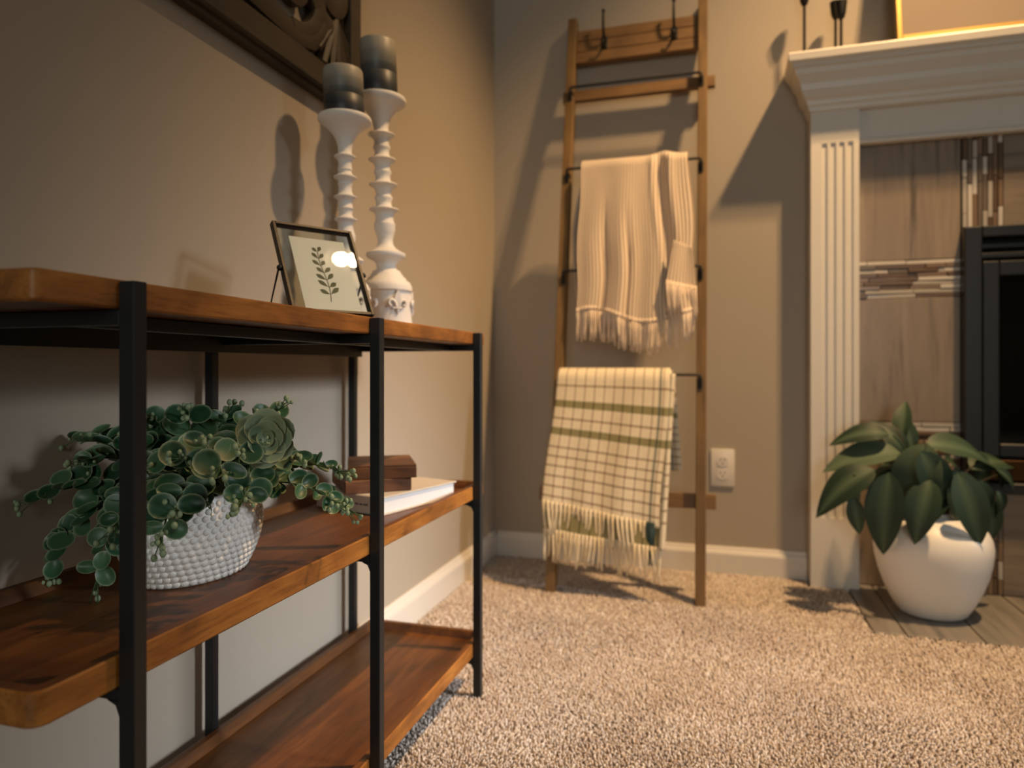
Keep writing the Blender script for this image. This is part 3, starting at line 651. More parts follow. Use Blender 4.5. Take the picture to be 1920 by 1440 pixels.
# ------------------------------------------------------------------ carved wall panel
def art():
    y1, z0, S = 1.262, 1.137, 1.05; y0, z1 = y1 - S, z0 + S
    t = thing('carved_wall_panel', (0.0, (y0 + y1) / 2, z0), 'dark carved wooden wall panel with scrollwork hung on left wall', 'wall art')
    m = M['art_wood']; wd = .048
    for ya, yb, za, zb in ((y0, y1, z0, z0 + wd), (y0, y1, z1 - wd, z1), (y0, y0 + wd, z0 + wd, z1 - wd), (y1 - wd * .8, y1, z0 + wd, z1 - wd)):
        rel(MB().box(.012, .030, ya, yb, za, zb, .001).build('frame_rail', m, t))
    for ya, yb, za, zb in ((y0 - .006, y1 + .002, z0 - .008, z0 + .008), (y0 - .006, y1 + .002, z1 - .008, z1 + .008), (y0 - .006, y0 + .008, z0 + .0085, z1 - .0085)):
        b = MB().box(.001, .022, ya, yb, za, zb, .003); b.box(.001, .033, ya + .004, yb - .004, za + .009, zb + .004, .002) if yb - ya > .5 else None
        rel(b.build('edge_moulding', m, t))
    def flatbar(pts, wid, x0=.008, x1=.029, nm='scroll'):
        # a thick ribbon following a centre line in the wall plane
        n = len(pts); L = []; R = []
        for k in range(n):
            a = pts[max(0, k - 1)]; c = pts[min(n - 1, k + 1)]; dy, dz = c[0] - a[0], c[1] - a[1]; q = math.hypot(dy, dz) or 1
            ww = wid[k] if isinstance(wid, list) else wid
            L.append((pts[k][0] - dz / q * ww, pts[k][1] + dy / q * ww)); R.append((pts[k][0] + dz / q * ww, pts[k][1] - dy / q * ww))
        b = MB(); vs = []; fs = []
        for k in range(n):
            (ly, lz), (ry, rz) = L[k], R[k]; my, mz = pts[k]
            vs += [(x0, ly, lz), (x1 - .004, ly, lz), (x1, my, mz), (x1 - .004, ry, rz), (x0, ry, rz)]
        for k in range(n - 1):
            for q in range(5): j = (q + 1) % 5; fs.append((k * 5 + q, k * 5 + j, (k + 1) * 5 + j, (k + 1) * 5 + q))
        fs.append((4, 3, 2, 1, 0)); fs.append(tuple((n - 1) * 5 + q for q in range(5)))
        b.add(vs, fs); rel(b.build(nm, m, t, True, 40))
    def spiral(cy, cz, r0, r1, a0, turns, n=36): return [(cy + (r0 + (r1 - r0) * k / n) * math.cos(a0 + turns * 2 * PI * k / n), cz + (r0 + (r1 - r0) * k / n) * math.sin(a0 + turns * 2 * PI * k / n)) for k in range(n + 1)]
    yi, zi = y1 - wd * .8, z0 + wd           # inner corner
    cy, cz = (y0 + y1) / 2, (z0 + z1) / 2
    for sy in (1, -1):
        for sz in (1, -1):
            f = lambda pts: [(cy + sy * (p[0] - cy), cz + sz * (p[1] - cz)) for p in pts]
            flatbar(f(spiral(yi - .062, zi + .155, .075, .020, -PI * .5, -1.25)), .0165)
            flatbar(f(spiral(yi - .175, zi + .115, .090, .020, -PI * .55, 1.2)), .0165)
            flatbar(f([(yi - .085, zi + .075), (yi - .10, zi + .05), (yi - .125, zi + .028), (yi - .17, zi + .018), (yi - .3, zi + .03), (yi - .42, zi + .06), (cy, zi + .05)]), [.012, .014, .016, .018, .018, .016, .014])
            flatbar(f([(yi - .02, zi + .15), (yi - .012, zi + .25), (yi - .03, zi + .36), (yi - .06, zi + .42), (yi - .05, cz)]), .016)
            flatbar(f(spiral(cy + .10, zi + .17, .11, .025, PI * .9, 1.3)), .016); flatbar(f(spiral(yi - .17, cz - .10, .11, .025, -PI * .4, 1.3)), .016)
            flatbar(f([(yi - .25, zi + .2), (yi - .3, zi + .3), (cy + .04, cz - .04)]), .018)
            # fan in the corner
            for k in range(7):
                a = math.radians(96 + k * 11 - 15); bx, bz = yi - .006, zi + .002
                bx, bz = yi - .045, zi + .105
                a = math.radians(-128 + k * 15); Lf = .100 + .016 * math.sin(k * PI / 6)
                flatbar(f([(bx, bz), (bx + math.cos(a) * Lf * .6, bz + math.sin(a) * Lf * .6), (bx + math.cos(a) * Lf, bz + math.sin(a) * Lf)]), [.003, .0095, .0075], .010, .028, 'fan_leaf')
    rel(MB().lathe([(.0001, 0), (.07, 0), (.075, .01), (.06, .024), (.03, .03), (.0001, .032)], 32).build('rosette', m, t, True, 40)).matrix_basis = Matrix.Translation((0.004, cy, cz)) @ Matrix.Rotation(PI / 2, 4, 'Y')
art()

# ------------------------------------------------------------------ blanket ladder
TL = 0.177; LEAN = math.atan(TL); CL = math.cos(LEAN)
LX0, LX1 = 0.262, 0.693; LY = 1.891
def lad_y(z): return LY + TL * z
ladder = thing('blanket_ladder', (0.4775, LY, FZ), 'rustic wooden blanket ladder with black rods leaning on the back wall', 'ladder', rot=(-LEAN, 0, 0))
lz = lambda z: (z - FZ) / CL
hx = (LX1 - LX0) / 2
for s in (-1, 1):
    x0, x1 = (-hx, -hx + .027) if s < 0 else (hx - .027, hx)
    top = 1.742 if s < 0 else 1.745
    b = MB().box(x0, x1, -.016, .016, 0, lz(top), .0018)
    b.build('rail', M['wood_ladder'], ladder)
for i, (za, zb) in enumerate(((1.594, 1.629), (1.631, 1.667), (1.669, 1.704))):
    MB().box(-hx + .0272, hx - .0272, -.001, .0155, lz(za), lz(zb), .0012).build('hook_board', M['wood_ladder_x'], ladder)
MB().box(-hx - .014, hx + .022, .0162, .034, lz(1.475), lz(1.51), .0015).build('crossbar', M['wood_ladder_x'], ladder)
MB().box(-hx - .036, hx + .026, .0162, .034, lz(.243), lz(.283), .0015).build('crossbar', M['wood_ladder_x'], ladder)
for z in (1.494, 1.225, .905, .597):
    e = hx - .017; y = -.026
    g = MB().tube([(-e, -.0195, lz(z) - .028), (-e, y + .004, lz(z) - .01), (-e, y, lz(z)), (-e + .004, y, lz(z) + .003), (e - .004, y, lz(z) + .003), (e, y, lz(z)), (e, y + .004, lz(z) - .01), (e, -.0195, lz(z) - .028)], .0042, 8)
    rod = g.build('rod', M['iron'], ladder, True)
    for s in (-1, 1): MB().box(s * e - .0065, s * e + .0065, -.020, -.0162, lz(z) - .036, lz(z) - .004, .001).build('rod_bracket', M['iron'], rod)
for x in (-.098, .117):
    z0 = lz(1.655); y = -.001
    h = MB().box(x - .010, x + .010, y - .004, y, z0 - .026, z0 + .018, .002).build('hook_plate', M['iron'], ladder)
    MB().tube([(x, y - .004, z0), (x, y - .018, z0 + .008), (x, y - .034, z0 + .030), (x, y - .040, z0 + .060), (x, y - .040, z0 + .078)], [.0045, .0045, .0042, .004, .0038], 8).build('upper_hook', M['iron'], h, True)
    MB().ball((x, y - .040, z0 + .080), .0062, 10, 6).build('hook_knob', M['iron'], h, True)
    MB().tube([(x, y - .004, z0 - .014), (x, y - .014, z0 - .026), (x, y - .024, z0 - .028), (x, y - .030, z0 - .020), (x, y - .031, z0 - .012)], .0042, 8).build('lower_hook', M['iron'], h, True)

# ------------------------------------------------------------------ blankets
def m_knit():
    t = NT('cream_knit'); uv = t.n('TexCoord').outputs['UV']; sp = t.n('SeparateXYZ'); t.t.links.new(uv, sp.inputs[0])
    rib = t.math('SINE', t.math('MULTIPLY', sp.outputs[0], 2 * PI * 36)); fine = t.math('SINE', t.math('MULTIPLY', sp.outputs[1], 2 * PI * 150))
    h = t.math('ADD', t.math('MULTIPLY', rib, .8), t.math('MULTIPLY', fine, .2)); t.bump(h, 0.9, 0.0016)
    col = t.mix(t.math('MULTIPLY_ADD', rib, .5, .5), sr(178, 152, 128), sr(248, 232, 210))
    return t.set(Base_Color=col, Roughness=.9, Sheen_Weight=.2, Specular_IOR_Level=.15)
def m_plaid():
    t = NT('plaid_wool'); uv = t.n('TexCoord').outputs['UV']; sp = t.n('SeparateXYZ'); t.t.links.new(uv, sp.inputs[0]); U, V = sp.outputs[0], sp.outputs[1]
    def band(x, c, w): return t.math('LESS_THAN', t.math('ABSOLUTE', t.math('SUBTRACT', x, c)), w)
    base = t.mix(t.noise(t.coord(scale=(160, 160, 160)), 1.0, 3), sr(226, 210, 178), sr(246, 234, 208))
    bl = sr(120, 84, 58)
    fr = t.math('FRACT', t.math('MULTIPLY', U, 11.6)); vl = t.math('LESS_THAN', fr, .12)
    hl = None
    for c in (.107, .355, .57, .64, .71, .785, .86, .935):
        x = band(V, c, .0075); hl = x if hl is None else t.math('MAXIMUM', hl, x)
    gb = t.math('MAXIMUM', band(V, .245, .027), band(V, .452, .027))
    col = t.mix(t.math('MULTIPLY', t.math('ADD', vl, hl), .62), base, bl)
    col = t.mix(t.math('MULTIPLY', gb, .8), col, sr(116, 110, 52)); col = t.mix(t.math('MULTIPLY', t.math('MULTIPLY', gb, vl), .7), col, sr(40, 48, 26))
    te = band(U, .925, .011); col = t.mix(t.math('MULTIPLY', te, .7), col, sr(50, 74, 74))
    w = t.math('ADD', t.math('SINE', t.math('MULTIPLY', U, 700)), t.math('SINE', t.math('MULTIPLY', V, 900))); t.bump(w, .35, .0008)
    return t.set(Base_Color=col, Roughness=.92, Sheen_Weight=.15, Specular_IOR_Level=.12)
M['knit'] = m_knit(); M['plaid'] = m_plaid()
M['fringe_cream'] = m_plain('cream_fringe', sr(238, 218, 196), .9, var=.12, vscale=60)
M['fringe_plaid'] = m_plain('plaid_fringe', sr(232, 216, 184), .9, var=.22, vscale=50)
M['fringe_teal'] = m_plain('teal_fringe', sr(44, 66, 66), .9)

def sheet(fn, nu, nv, v0=0.0, v1=1.0, thick=.003, uvfn=None):
    """thick cloth from fn(u, v) -> Vector"""
    P = [[fn(i / nu, v0 + (v1 - v0) * k / nv) for i in range(nu + 1)] for k in range(nv + 1)]
    b = MB(); vs = []; uv = []; n = nu + 1
    for side in (0, 1):
        for k in range(nv + 1):
            for i in range(n):
                du = P[k][min(nu, i + 1)] - P[k][max(0, i - 1)]; dv = P[min(nv, k + 1)][i] - P[max(0, k - 1)][i]
                nr = du.cross(dv).normalized(); vs.append(P[k][i] - nr * thick * side)
                uu, vv = i / nu, v0 + (v1 - v0) * k / nv; uv.append(uvfn(uu, vv) if uvfn else (uu, vv))
    N = n * (nv + 1); fs = []
    for k in range(nv):
        for i in range(nu):
            a = k * n + i; fs.append((a, a + 1, a + n + 1, a + n)); fs.append((N + a, N + a + n, N + a + n + 1, N + a + 1))
    for i in range(nu): fs.append((i, N + i, N + i + 1, i + 1)); a = nv * n + i; fs.append((a, a + 1, N + a + 1, N + a))
    for k in range(nv): a = k * n; fs.append((a, a + n, N + a + n, N + a)); a = k * n + nu; fs.append((a, N + a, N + a + n, a + n))
    b.add(vs, fs); b.uv = uv; return b
def lerp(a, b, t): return a + (b - a) * t
def fringe(edge, n, length, rad, seed, sway=.006, clump=1):
    r = random.Random(seed); b = MB()
    for i in range(n):
        f = (i + .5) / n; p = edge(f); L = length * r.uniform(.82, 1.1); d = r.uniform(-sway, sway); e = r.uniform(-.004, .003)
        p = p + Vector((0, -.0012, 0)); pts = [p + Vector((0, 0, .012)), p + Vector((d * .3, e * .5, -L * .35)), p + Vector((d * .8, e, -L * .7)), p + Vector((d + r.uniform(-.003, .003), e, -L))]
        b.tube(pts, [rad, rad * .95, rad * .9, rad * .75], 5)
    return b

def knit_blanket():
    zr = 1.229; yr = lad_y(zr) - .026
    t = thing('knit_blanket', (0.49, yr, 0.75), 'cream ribbed knit throw with fringe on the upper ladder rod', 'blanket')
    top_l, top_r = 0.328, 0.640
    def folds(u, v):
        a = min(1, v * 1.5)
        f = .0045 * math.sin(u * 11 + .4) + .006 * math.sin(u * 23 + 1.1 + v * .8) * a
        f += .016 * math.exp(-((u - (.46 - .02 * v)) / .030) ** 2) * min(1, max(0, v - .28) * 3)       # deep crease in the middle
        f += .013 * math.exp(-((u - (.255 - .02 * v)) / .028) ** 2) * min(1, max(0, v - .25) * 2.6) 
        f += .013 * math.exp(-((u - (.74 + .03 * v)) / .055) ** 2) * (1 - .6 * v)
        f -= .012 * math.exp(-((u - (.83 + .06 * v)) / .05) ** 2)
        f -= .008 * math.exp(-((u - (.67 + .09 * v)) / .03) ** 2)
        return f
    def front(u, v):   # v 0 at rod, 1 at hem
        z = lerp(zr + .010 + .010 * math.exp(-((u - .78) / .09) ** 2), .775 + .018 * math.sin(u * 7 + .5) - .012 * u, v)
        x = lerp(lerp(top_l, top_r, u), lerp(.326, .668, u), v ** 1.2) + .004 * math.sin(v * 9 + u * 4) * (.3 + v)
        if u > .9: x += .006 * math.sin(v * 5) * (u - .9) * 10
        y = min(lad_y(z) - .046, yr - .012) - .006 + folds(u, v)
        k = max(0, 1 - v / .035); y = lerp(y, yr + .002, k * k)
        z += .010 * (1 - (1 - k) ** 2) if k > 0 else 0
        return Vector((x, min(y, lad_y(z) - .033), z))
    def back(u, v):
        z = lerp(zr + .018, .815 + .02 * math.sin(u * 5), v); x = lerp(lerp(top_l, top_r, u), lerp(.302, .63, u), min(1, v * 2.2))
        y = yr + .004 + min(.036, v * .5) + .006 * math.sin(u * 17 + v) * min(1, v * 3)
        if u < .1: y -= .010 * (1 - u / .1) * min(1, v * 4) ; x -= .012 * (1 - u / .1) * math.sin(min(1, v) * PI)
        return Vector((x, y, z))
    rel(sheet(front, 110, 80, thick=.003).build('front_layer', M['knit'], t, True)); rel(sheet(back, 60, 40, thick=.003).build('back_layer', M['knit'], t, True))
    rel(fringe(lambda f: front(f, 1) + Vector((0, .001, 0)), 62, .085, .0026, 3).build('fringe', M['fringe_cream'], t, True))
    # corner folded over at the right with its own short fringe
    def flap(u, v):
        z = lerp(.98, .855, v) - .02 * u; x = lerp(lerp(.605, .655, u), lerp(.585, .668, u), v); y = lad_y(z) - .070 - .006 * math.sin(u * 5 + 1) - .004 * v
        return Vector((x, y, z))
    rel(sheet(flap, 24, 20, thick=.003, uvfn=lambda u, v: (u * .25, v * .3)).build('folded_corner', M['knit'], t, True))
    rel(fringe(lambda f: flap(f, 1), 16, .085, .0026, 8).build('fringe', M['fringe_cream'], t, True))
knit_blanket()

def plaid_blanket():
    zr = .601; yr = lad_y(zr) - .026
    t = thing('plaid_blanket', (0.42, yr, 0.07), 'cream plaid throw with brown lines, green stripes and fringe on the lowest rod', 'blanket')
    def front(u, v, off=0.0, hem=0.0):
        z = lerp(zr + .012, lerp(.246, .196, u) - hem, v); z -= .020 * u * math.sin(min(1, v * 1.3) * PI) * .5
        x = lerp(lerp(.282, .597, u), lerp(.252, .575, u), v) + .003 * math.sin(v * 6)
        y = min(lad_y(z) - .050, yr - .016) - .004 * math.sin(u * 9 + 2 * v) - .003 * math.sin(u * 21) * v + off
        k = max(0, 1 - v / .05); y = lerp(y, yr, k * k)
        z += .008 * (1 - (1 - k) ** 2) if k > 0 else 0
        return Vector((x, y, z))
    def back(u, v):
        p = front(u, min(1.0, v)); z = lerp(zr + .014, lerp(.165, .135, u), v); y = min(lad_y(z) - .040, yr - .004) + .004 * math.sin(u * 13)
        k = max(0, 1 - v / .05); y = lerp(y, yr + .003, k * k)
        x = lerp(lerp(.284, .600, u), lerp(.256, .582, u), v)
        return Vector((x, y, z))
    uvq = lambda u, v: (u, v)
    rel(sheet(front, 70, 60, thick=.003, uvfn=uvq).build('front_layer', M['plaid'], t, True))
    rel(sheet(back, 50, 40, thick=.003, uvfn=lambda u, v: (1 - u * .98, v * .49)).build('inner_layer', M['plaid'], t, True))
    def rear(u, v):
        z = lerp(zr + .016, .33, v); y = yr + .006 + min(.05, v * .35) + .004 * math.sin(u * 15); x = lerp(lerp(.284, .603, u), lerp(.30, .625, u), v); return Vector((x, y, z))
    rel(sheet(rear, 40, 30, thick=.003).build('rear_layer', M['plaid'], t, True))
    # rolled right-hand selvedge
    def edge(u, v):
        z = lerp(zr + .006, .14, v); a = u * PI; x = lerp(.597, .574, v) + .012 * math.sin(a); y = min(lad_y(z) - .050, yr - .016) + .014 * (1 - math.cos(a)) * .6 ; return Vector((x, y, z))
    rel(sheet(edge, 10, 50, thick=.003, uvfn=lambda u, v: (.96 - u * .3, v * 1.1)).build('side_fold', M['plaid'], t, True))
    rel(fringe(lambda f: front(f * .9, 1) + Vector((0, .001, 0)), 24, .082, .0044, 5, .010).build('fringe', M['fringe_plaid'], t, True))
    rel(fringe(lambda f: front(.9 + f * .06, 1) + Vector((0, -.001, 0)), 5, .10, .0046, 6).build('fringe', M['fringe_teal'], t, True))
    rel(fringe(lambda f: back(f, 1) + Vector((0, .001, 0)), 30, .080, .0042, 9, .010).build('fringe', M['fringe_plaid'], t, True))
plaid_blanket()

# ------------------------------------------------------------------ outlet
t = thing('wall_outlet', (0.7365, ROOM_Y1, 0.318), 'white double power outlet plate low on the back wall', 'outlet')
M['plate'] = m_plain('outlet_plastic', (0.72, 0.67, 0.60), 0.35)
o = MB().box(-.035, .035, -.006, 0, -.0572, .0572, .0025, seg=2).build('cover_plate', M['plate'], t, True, 40)
for z in (-.0195, .0195):
    r = MB().prism([(.0165 * math.cos(a) if abs(math.cos(a)) < .95 else math.copysign(.0165, math.cos(a)), max(-.0145, min(.0145, .0172 * math.sin(a)))) for a in [2 * PI * k / 24 for k in range(24)]], lambda u, v, d: (u, d, v + z), -.0078, -.005).build('receptacle', M['plate'], t)
    sl = m_plain('slot_dark', (.02, .018, .016), .6)
    b = MB(); b.box(-.0075, -.0055, -.0081, -.0077, z + .001, z + .009); b.box(.0055, .0075, -.0081, -.0077, z + .002, z + .0085); b.lathe([(.0024, 0), (.0024, .0004)], 10)
    n_ = len(b.v) - 20
    b.v[n_:] = [(x, -.0081 + zz, z - .006 + y) for x, y, zz in b.v[n_:]]
    b.build('slots', sl, r)
sc_ = MB().lathe([(.0028, 0), (.0022, .0012)], 12); sc_.v = [(x, -.0060 - z, y) for x, y, z in sc_.v]; sc_.build('screw', M['plate'], t)

# ------------------------------------------------------------------ fireplace: tiled surround, insert, mantel, hearth
FX1 = 2.70                         # right side mirrors the left, beyond the frame
TILE_Y = 2.205
def m_tile(name, axis, tone=1.0, grey=False):
    t = NT(name); s = [16, 16, 16]; s[axis] = 1.4; c = t.coord(scale=s); oi = t.n('ObjectInfo')
    g = t.noise(c, 1.0, 4, .6, 1.5); g2 = t.noise(t.coord(scale=[x * 2.2 for x in s]), 1.0, 3, .6, .6)
    v = t.math('ADD', t.math('MULTIPLY', g, .7), t.math('MULTIPLY', g2, .3))
    k = tone
    col = t.ramp(v, [(.34, tuple(x * k for x in sr(92, 82, 72))), (.46, tuple(x * k for x in sr(134, 120, 106))), (.6, tuple(x * k for x in sr(146, 132, 116))), (.75, tuple(x * k for x in sr(160, 144, 128)))])
    if grey: col = t.mix(.75, col, t.ramp(v, [(.36, sr(92, 94, 96)), (.5, sr(124, 124, 122)), (.7, sr(146, 142, 136))]))
    col = t.mix(t.math('MULTIPLY', oi.outputs['Random'], .3), col, tuple(x * k for x in sr(120, 108, 96)))
    return t.set(Base_Color=col, Roughness=.32, Specular_IOR_Level=.4)
M['tile_v'] = m_tile('stone_tile', 2); M['tile_h'] = m_tile('stone_tile_across', 0); M['hearth_tile'] = m_tile('hearth_stone_tile', 1, grey=True)
M['grout'] = m_plain('grout', sr(84, 76, 66), .9)
MOS = [m_plain('mosaic_pale', sr(178, 172, 164), .14, Coat_Weight=.3), m_plain('mosaic_taupe', sr(124, 104, 86), .25), m_plain('mosaic_brown', sr(96, 76, 58), .3), m_plain('mosaic_grey', sr(112, 102, 92), .22), m_plain('mosaic_white', sr(204, 198, 190), .12, Coat_Weight=.4)]
IX0, IX1, IZ0, IZ1 = 1.368, 2.31, 0.283, 1.008      # insert opening
sur = thing('fireplace_surround', (1.839, TILE_Y, 0.0), 'grey-brown stone tile fireplace surround with mosaic accent strips', 'fireplace')
rel(MB().box(1.10, IX0, TILE_Y + .004, ROOM_Y1 - .0005, 0.0, 1.30).build('backing', M['grout'], sur)); rel(MB().box(IX1, 2.58, TILE_Y + .004, ROOM_Y1 - .0005, 0.0, 1.30).build('backing', M['grout'], sur))
rel(MB().box(IX0, IX1, TILE_Y + .004, ROOM_Y1 - .0005, IZ1, 1.30).build('backing', M['grout'], sur)); rel(MB().box(IX0, IX1, TILE_Y + .004, ROOM_Y1 - .0005, 0.0, IZ0).build('backing', M['grout'], sur))
def tile(x0, x1, z0, z1, m): rel(MB().box(x0 + .0012, x1 - .0012, TILE_Y - .004, TILE_Y + .006, z0 + .0012, z1 - .0012, .001).build('tile', m, sur))
VX0, VX1 = 1.373, 1.470; mx = lambda x: 3.678 - x
rows = ((0.0, .356), (.470, .822), (.928, 1.285)); bands = ((.356, .470), (.822, .928))
for z0, z1 in rows:
    tile(1.10, VX0 - .004, z0, z1, M['tile_v']); tile(mx(VX0 - .004), mx(1.10), z0, z1, M['tile_v'])
cxs = [VX1, 1.655, 2.023, mx(VX1)]
for a_, b_ in zip(cxs[:-1], cxs[1:]): tile(a_, b_, IZ1 + .002, 1.285, M['tile_h']); tile(a_, b_, 0.0, IZ0 - .002, M['tile_h'])
mr = random.Random(4); mosmesh = {}
def strip(x0, x1, z0, z1):
    k = mr.choices(range(5), (3, 3, 3, 2, 2))[0]; d = mr.choice((0, .0015, .003))
    key = (k, round(x1 - x0, 4), round(z1 - z0, 4), d)
    if key not in mosmesh: mosmesh[key] = MB().box(-(x1 - x0) / 2, (x1 - x0) / 2, -.003 - d, .006, -(z1 - z0) / 2, (z1 - z0) / 2, .0007).mesh('mosaic_strip', MOS[k])
    o = link('mosaic_strip', mosmesh[key], sur); o.location = ((x0 + x1) / 2, TILE_Y, (z0 + z1) / 2); rel(o); o.rotation_euler = (mr.uniform(-.02, .02), 0, mr.uniform(-.015, .015))
def mosaic(x0, x1, z0, z1, horiz):
    n = int(round(((z1 - z0) if horiz else (x1 - x0)) / .0122)); w_ = ((z1 - z0) if horiz else (x1 - x0)) / n
    for i in range(n):
        p = x0 if horiz else z0; end = x1 if horiz else z1; first = True
        while p < end - .004:
            L = mr.choice((.05, .075, .1, .125)) * (mr.uniform(.3, 1) if first else 1); first = False; q = min(end, p + L)
            if end - q < .02: q = end
            if horiz: strip(p + .0008, q - .0008, z0 + i * w_ + .0008, z0 + (i + 1) * w_ - .0008)
            else: strip(x0 + i * w_ + .0008, x0 + (i + 1) * w_ - .0008, p + .0008, q - .0008)
            p = q
for z0, z1 in bands: mosaic(1.102, VX0 - .004, z0, z1, True)
mosaic(VX0, VX1, IZ1 + .004, 1.285, False); mosaic(VX0, VX1, 0.002, IZ0 - .004, False)
for z0, z1 in bands: tile(mx(VX0 - .004), mx(1.102), z0, z1, M['tile_h'])
tile(mx(VX1), mx(VX0), IZ1 + .004, 1.285, M['tile_v']); tile(mx(VX1), mx(VX0), 0.002, IZ0 - .004, M['tile_v'])

ins = thing('fireplace_insert', ((IX0 + IX1) / 2, TILE_Y, IZ0), 'black metal fireplace insert with glass front', 'fireplace insert')
M['insert'] = m_plain('insert_black', (.012, .014, .017), .35, 0, var=.2, vscale=8)
Y0 = 2.165
for x0, x1, z0, z1 in ((IX0, IX0 + .042, IZ0, IZ1), (IX1 - .042, IX1, IZ0, IZ1), (IX0 + .042, IX1 - .042, IZ1 - .030, IZ1), (IX0 + .042, IX1 - .042, IZ0, IZ0 + .03)):
    rel(MB().box(x0, x1, Y0, TILE_Y + .014, z0, z1, .003).build('outer_frame', M['insert'], ins))
for k, z in enumerate((IZ1 - .052, IZ1 - .078)): rel(MB().box(IX0 + .043, IX1 - .043, Y0 + .012, Y0 + .034, z - .008, z + .006, .002).build('louvre', M['insert'], ins))
for x0, x1, z0, z1 in ((IX0 + .045, IX0 + .085, IZ0 + .1, IZ1 - .095), (IX1 - .085, IX1 - .045, IZ0 + .1, IZ1 - .095), (IX0 + .085, IX1 - .085, IZ1 - .135, IZ1 - .095), (IX0 + .085, IX1 - .085, IZ0 + .1, IZ0 + .135)):
    rel(MB().box(x0, x1, Y0 + .008, TILE_Y + .012, z0, z1, .003).build('door_frame', M['insert'], ins))
rel(MB().box(IX0 + .086, IX1 - .086, Y0 + .024, Y0 + .029, IZ0 + .136, IZ1 - .136).build('glass_pane', m_glass('fire_glass', (.5, .5, .5)), ins))
rel(MB().box(IX0 + .043, IX1 - .043, TILE_Y + .006, ROOM_Y1 - .001, IZ0 + .031, IZ1 - .031).build('firebox', m_plain('soot', (.012, .011, .010), .9), ins))
rel(MB().box(IX0 + .044, IX1 - .044, Y0 + .010, Y0 + .028, IZ0 + .034, IZ0 + .092, .003).build('lower_grille', m_plain('bronze_grille', sr(70, 48, 22), .35, .8), ins))
lg = m_plain('charred_log', sr(46, 32, 20), .9, var=.4, vscale=40)
for k, (xa, xb, z) in enumerate(((1.52, 2.1, IZ0 + .17), (1.6, 2.2, IZ0 + .20))):
    rel(MB().tube([(xa, Y0 + .038 - .004 * k, z), ((xa + xb) / 2, Y0 + .040 - .004 * k, z + .02), (xb, Y0 + .038 - .004 * k, z - .01)], [.006, .0065, .006], 8).build('log', lg, ins, True))

def mantel():
    t = thing('fireplace_mantel', (1.839, ROOM_Y1, 0.0), 'white fireplace mantel with fluted pilasters and crown moulding', 'mantel')
    m = M['mantel']; PY = 2.147; PX0, PX1 = 0.978, 1.104; ZT = 1.500
    for s in (0, 1):
        f = (lambda x: x) if not s else (lambda x: 3.678 - x)
        def bx(b, x0, x1, *a): x0, x1 = sorted((f(x0), f(x1))); return b.box(x0, x1, *a)
        # pilaster: front built in strips so the flutes are real grooves
        b = MB(); zf0, zf1 = .197, 1.262; g = [(1.0075 + .0225 * k, 1.0215 + .0225 * k) for k in range(4)]
        bx(b, PX0, PX1, PY + .0042, ROOM_Y1 - .0005, FZ, 1.36); bx(b, PX0, PX1, PY, PY + .0045, FZ, zf0); bx(b, PX0, PX1, PY, PY + .0045, zf1, 1.36)
        e = [PX0] + [q for p in g for q in p] + [PX1]
        for k in range(0, len(e), 2): bx(b, e[k], e[k + 1], PY, PY + .0045, zf0, zf1)
        rel(b.build('pilaster', m, t))
    # frieze board and inner bead
    rel(MB().box(PX1, 3.678 - PX1, PY + .020, ROOM_Y1 - .0005, 1.262, 1.40).build('frieze', m, t))
    b = MB(); b.box(PX1 + .0005, 3.678 - PX1 - .0005, PY + .015, PY + .045, 1.258, 1.272, .003); rel(b.build('frieze_bead', m, t))
    # crown: profile (out, z) swept round three sides
    prof = [(0.0, 1.352), (.006, 1.356), (.008, 1.366), (.013, 1.372), (.015, 1.382), (.026, 1.392), (.034, 1.408), (.037, 1.424), (.045, 1.436), (.054, 1.447), (.058, 1.460), (.066, 1.463), (.066, 1.470), (.074, 1.476), (.078, 1.478), (.080, ZT - .004), (.078, ZT)]
    X0, X1 = PX0, 3.678 - PX0; vs = []; fs = []
    for o_, z in prof:
        oL = o_ * .82
        vs += [(X0 - oL, ROOM_Y1 - .0005, z), (X0 - oL, PY - o_, z), (X1 + oL, PY - o_, z), (X1 + oL, ROOM_Y1 - .0005, z)]
    n = len(prof)
    for k in range(n - 1):
        for q in range(3): fs.append((k * 4 + q, k * 4 + q + 1, (k + 1) * 4 + q + 1, (k + 1) * 4 + q))
    fs.append((3, 2, 1, 0)); fs.append(tuple((n - 1) * 4 + q for q in range(4))); fs.append(tuple(k * 4 for k in range(n))); fs.append(tuple(k * 4 + 3 for k in range(n - 1, -1, -1)))
    rel(MB().add(vs, fs).build('crown_shelf', m, t))
    return ZT
MANTEL_Z = mantel()

# hearth
he = thing('hearth', (1.84, 2.0, FZ), 'grey stone plank tile hearth set into the carpet', 'hearth')
rel(MB().box(HX0, 3.678 - HX0, HY0, TILE_Y - .005, FZ, -.004).build('grout_bed', M['grout'], he))
hxs = [HX0, 1.146, 1.307, 1.468, 1.629, 1.790, 1.951, 2.112, 2.273, 2.434, 2.60]
for k, (a_, b_) in enumerate(zip(hxs[:-1], hxs[1:])):
    ys = (HY0, TILE_Y - .005) if k != 1 and k != 3 else (HY0, TILE_Y - .005)
    rel(MB().box(a_ + (.002 if k else 0), b_ - .002, ys[0], ys[1] - .001, -.006, 0.0, .0012).build('tile', M['hearth_tile'], he))

